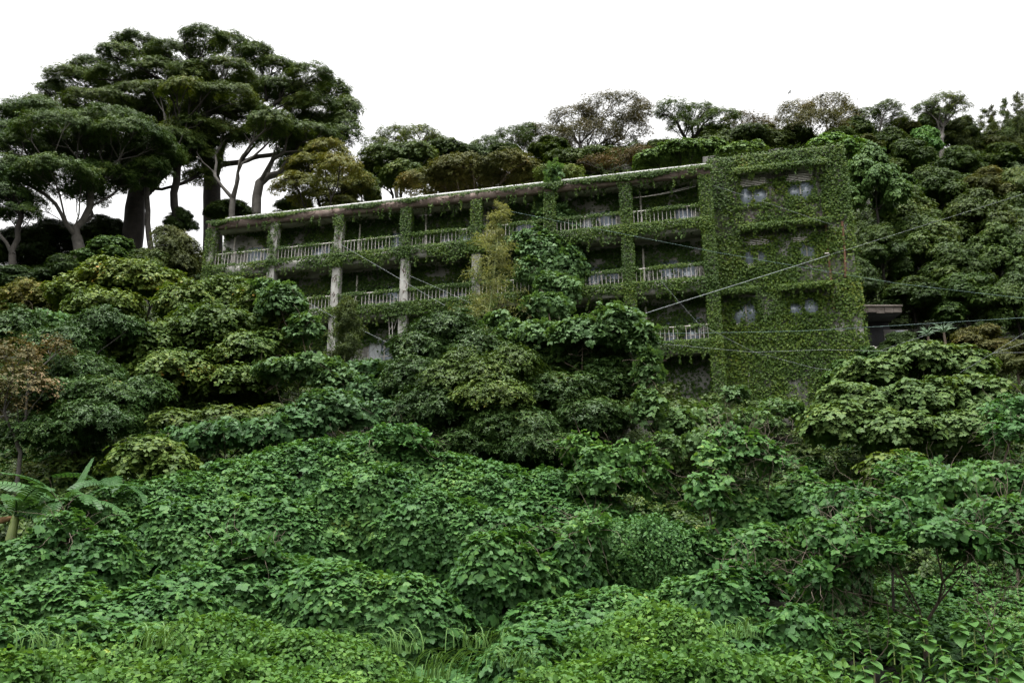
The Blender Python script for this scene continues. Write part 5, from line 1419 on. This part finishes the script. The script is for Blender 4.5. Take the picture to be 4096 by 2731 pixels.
grass("sparse grass tuft with dark blades among small leaves", at(620, 2560, 13.1), 50, .7, .4, .25)
grass("thin grass tuft at the herb patch's shaded edge", at(200, 2560, 13.2), 45, .7, 2.4, .2)
grass("fine grass tuft on the slope under the vine mounds", at(2950, 2520, 13.8), 50, .6, .7, .15)
grass("loose grass tuft near a pale leaf", at(2060, 2640, 12.6), 60, .6, .6, .15)

# ------------------------------------------------------------------ ruined shed beside the end block
sh = thing("shed", "ruined dark shed with weathered eaves and pale block wall beside the building", "shed", at(3520, 1420, 38.5))
so = np.array(sh.location)
p0, p1 = at(3400, 1262, 37.6) - so, at(3606, 1255, 37.6) - so
x0, x1 = p0[0], p1[0]; ze = p1[2]
for j in range(6):
    bx = x0 + (x1 - x0) * j / 6
    link("eave_board", bevel_box("eave_board", bx + .006, bx + (x1 - x0) / 6 - .006, -1.0 + .01 * (j % 2), -.94 + .01 * (j % 2), ze + .02 * (j % 3), ze + .30, .008), M['wood'], sh)
link("roof", bevel_box("roof", x0, x1 + .05, -1.05, 3.0, ze + .302, ze + .40, .02), M['wood'], sh)
link("soffit", box_mesh("soffit", x0, x1, -.93, 3.0, ze + .02, ze + .06), M['unlit_tone'], sh)
link("wall", box_mesh("wall", x0 + .1, x1 - .1, .3, .45, -2.0, ze + .02), M['unlit_tone'], sh)
link("side_wall", box_mesh("side_wall", x1 - .25, x1 - .1, .46, 3.0, -2.0, ze + .02), M['unlit_tone'], sh)
q0 = at(3545, 1395, 37.9) - so
bw_, bh_ = .215, .075
brick_me = bevel_box("brick", 0, bw_ - .012, 0, .10, 0, bh_ - .012, .006)
bwall = link("block_wall", box_mesh("block_wall", q0[0], q0[0] + 1.15, q0[1] + .03, q0[1] + .12, -2.0, q0[2] + .95), M['dark_concrete'], sh)
for r in range(13):
    for c_ in range(6):
        xx = q0[0] + c_ * bw_ + (bw_ / 2 if r % 2 else 0)
        top = 13 - abs(c_ - 2.6) * 2.6
        if r > top or rng.random() < .04 or xx + bw_ > q0[0] + 1.3: continue
        link("brick", brick_me, M['brick'], bwall, (xx, q0[1] + float(rng.normal() * .004), q0[2] + r * bh_))
pw = at(3470, 1400, 37.2) - so
for dx, hh in ((0, .5), (.36, .42), (.72, .55)):
    link("white_panel", bevel_box("white_panel", pw[0] + dx, pw[0] + dx + .34, pw[1], pw[1] + .03, pw[2] - .6, pw[2] + hh * .4, .005), M['white_metal'], sh)

# ------------------------------------------------------------------ aloes
def aloe(label, c, n, L):
    c = np.asarray(c, float)
    t = thing("aloe", label, "aloe", c, "aloes above the olive shrub")
    V, F = tube([(0, 0, -.8), (0, 0, 0)], [.06, .05], 6)
    link("stem", make_mesh("stem", V, F, True), M['twig'], t)
    s_ = np.linspace(0, 1, 7)
    P = np.stack([s_ * 0, L * s_ * .8, L * (.75 * s_ - .55 * s_ * s_)], -1)
    V, F = tube(P, np.array([.034, .036, .032, .026, .019, .011, .002]), 5)
    me = make_mesh("leaf", V, F, True); me.materials.append(M['aloe'])
    for j in range(n):
        o = link("leaf", me, None, t)
        o.rotation_euler = (math.radians(float(rng.uniform(-15, 45))), 0, j * 2.4); o.scale = (float(rng.uniform(.75, 1.1)),) * 3
aloe("pale spiky aloe closer to the ruined shed", at(3712, 1345, 35), 20, .62)
aloe("taller pale aloe with long arching leaves", at(3775, 1330, 35.1), 20, .75)

# ------------------------------------------------------------------ overhead wires
def wire(label, pts, r, mat, sag=.0):
    P0 = [at(*p) for p in pts]
    P = []
    for a, b in zip(P0[:-1], P0[1:]):
        L = np.linalg.norm(b - a)
        for q in np.linspace(0, 1, 14)[:-1]:
            P.append(a + (b - a) * q - UP * sag * L * 4 * q * (1 - q))
    P.append(P0[-1])
    P = np.array(P)
    V, F = tube(P - P[0], [r * .36] * len(P), 5)
    o = link("overhead_wire", make_mesh("overhead_wire", V, F, True), M[mat], None, P[0])
    tag(o, label, "wire", "wires strung before the building")
wire("pale service wire rising from the dark evergreen past the wall bracket", [(2030, 1428, 29.5), (2700, 1215, 31.5), (3318, 1020, 33.2)], .026, 'wire', .001)
wire("pale service wire sloping up from the wall bracket into the forest", [(3318, 1020, 33.2), (3700, 900, 32), (4160, 755, 30)], .014, 'wire', .001)
wire("greenish wire running from the golden bamboo across the end block", [(2040, 845, 35.5), (2860, 1008, 33), (3600, 1135, 31), (4160, 1200, 29.5)], .012, 'wire_teal', .001)
wire("short wire from the roof pillar to the canopy end", [(2855, 742, 33.6), (3080, 815, 33.2), (3325, 898, 33.0)], .014, 'wire', .003)
wire("greenish wire level with the lowest balcony toward the forest", [(2480, 1336, 33), (3200, 1324, 31.5), (4160, 1266, 29)], .013, 'wire_teal', .001)
wire("lower pale wire crossing the foot of the end block", [(2620, 1372, 33), (3010, 1408, 32), (3300, 1398, 31.8), (3900, 1412, 30), (4160, 1408, 29)], .011, 'wire', .001)
wire("slack diagonal wire hanging from the balcony down the end wall", [(2640, 1120, 33.5), (2790, 1290, 33), (3010, 1405, 32.4), (3250, 1470, 32), (3480, 1500, 31.6)], .010, 'wire', .002)
wire("thin wire falling across the farther balconies to the dark evergreen", [(1364, 978, 37.5), (1560, 1092, 35.5), (1780, 1222, 33)], .014, 'wire', .002)
wire("second thin wire falling from a pillar to the golden bamboo", [(1640, 1103, 36.6), (1770, 1160, 35.5), (1910, 1225, 34)], .014, 'wire', .002)
wire("thin wire falling over the lowest balcony to the dark evergreen", [(1445, 1318, 34), (1500, 1345, 33), (1568, 1378, 31.5)], .014, 'wire', .002)
wire("thin wire dropping from the upper slab past the leafy pillar", [(1120, 1162, 37.5), (1235, 1212, 36), (1340, 1270, 34)], .012, 'wire', .002)
wire("loose wire slanting up past the aloes", [(3520, 1402, 32.5), (3690, 1345, 32), (3810, 1292, 31.5)], .012, 'wire', .001)
wire("loose wire slanting over the olive shrub into the forest", [(3800, 1480, 29), (3950, 1420, 28.6), (4160, 1350, 28)], .010, 'wire', .002)
wire("lower loose wire slanting over the drooping leaved tree", [(3840, 1490, 27.5), (3990, 1400, 27.2), (4160, 1290, 27)], .009, 'wire', .002)

# ------------------------------------------------------------------ two birds far off
for px, py, lab in ((3158, 371, "small dark bird gliding above the brownish rounded tree"), (3289, 385, "small dark bird flying lower toward the open tree")):
    c = at(px, py, 48)
    V, F = tube([(-.10, 0, 0), (-.05, 0, .01), (.04, 0, .012), (.10, 0, .005), (.14, 0, 0)], [.004, .025, .03, .016, .003], 6)
    bd = link("bird", make_mesh("bird", V, F, True), M['bird'], None, c)
    tag(bd, lab, "bird", "birds over the ridge")
    for sg in (-1, 1):
        wv = [(-.02, 0, .02), (.06, 0, .02), (.05, sg * .12, .07), (-.03, sg * .13, .06), (.0, sg * .26, .03), (-.03, sg * .25, .03)]
        link("wing", make_mesh("wing", wv, [(0, 1, 2, 3), (3, 2, 4, 5)]), M['bird'], bd)
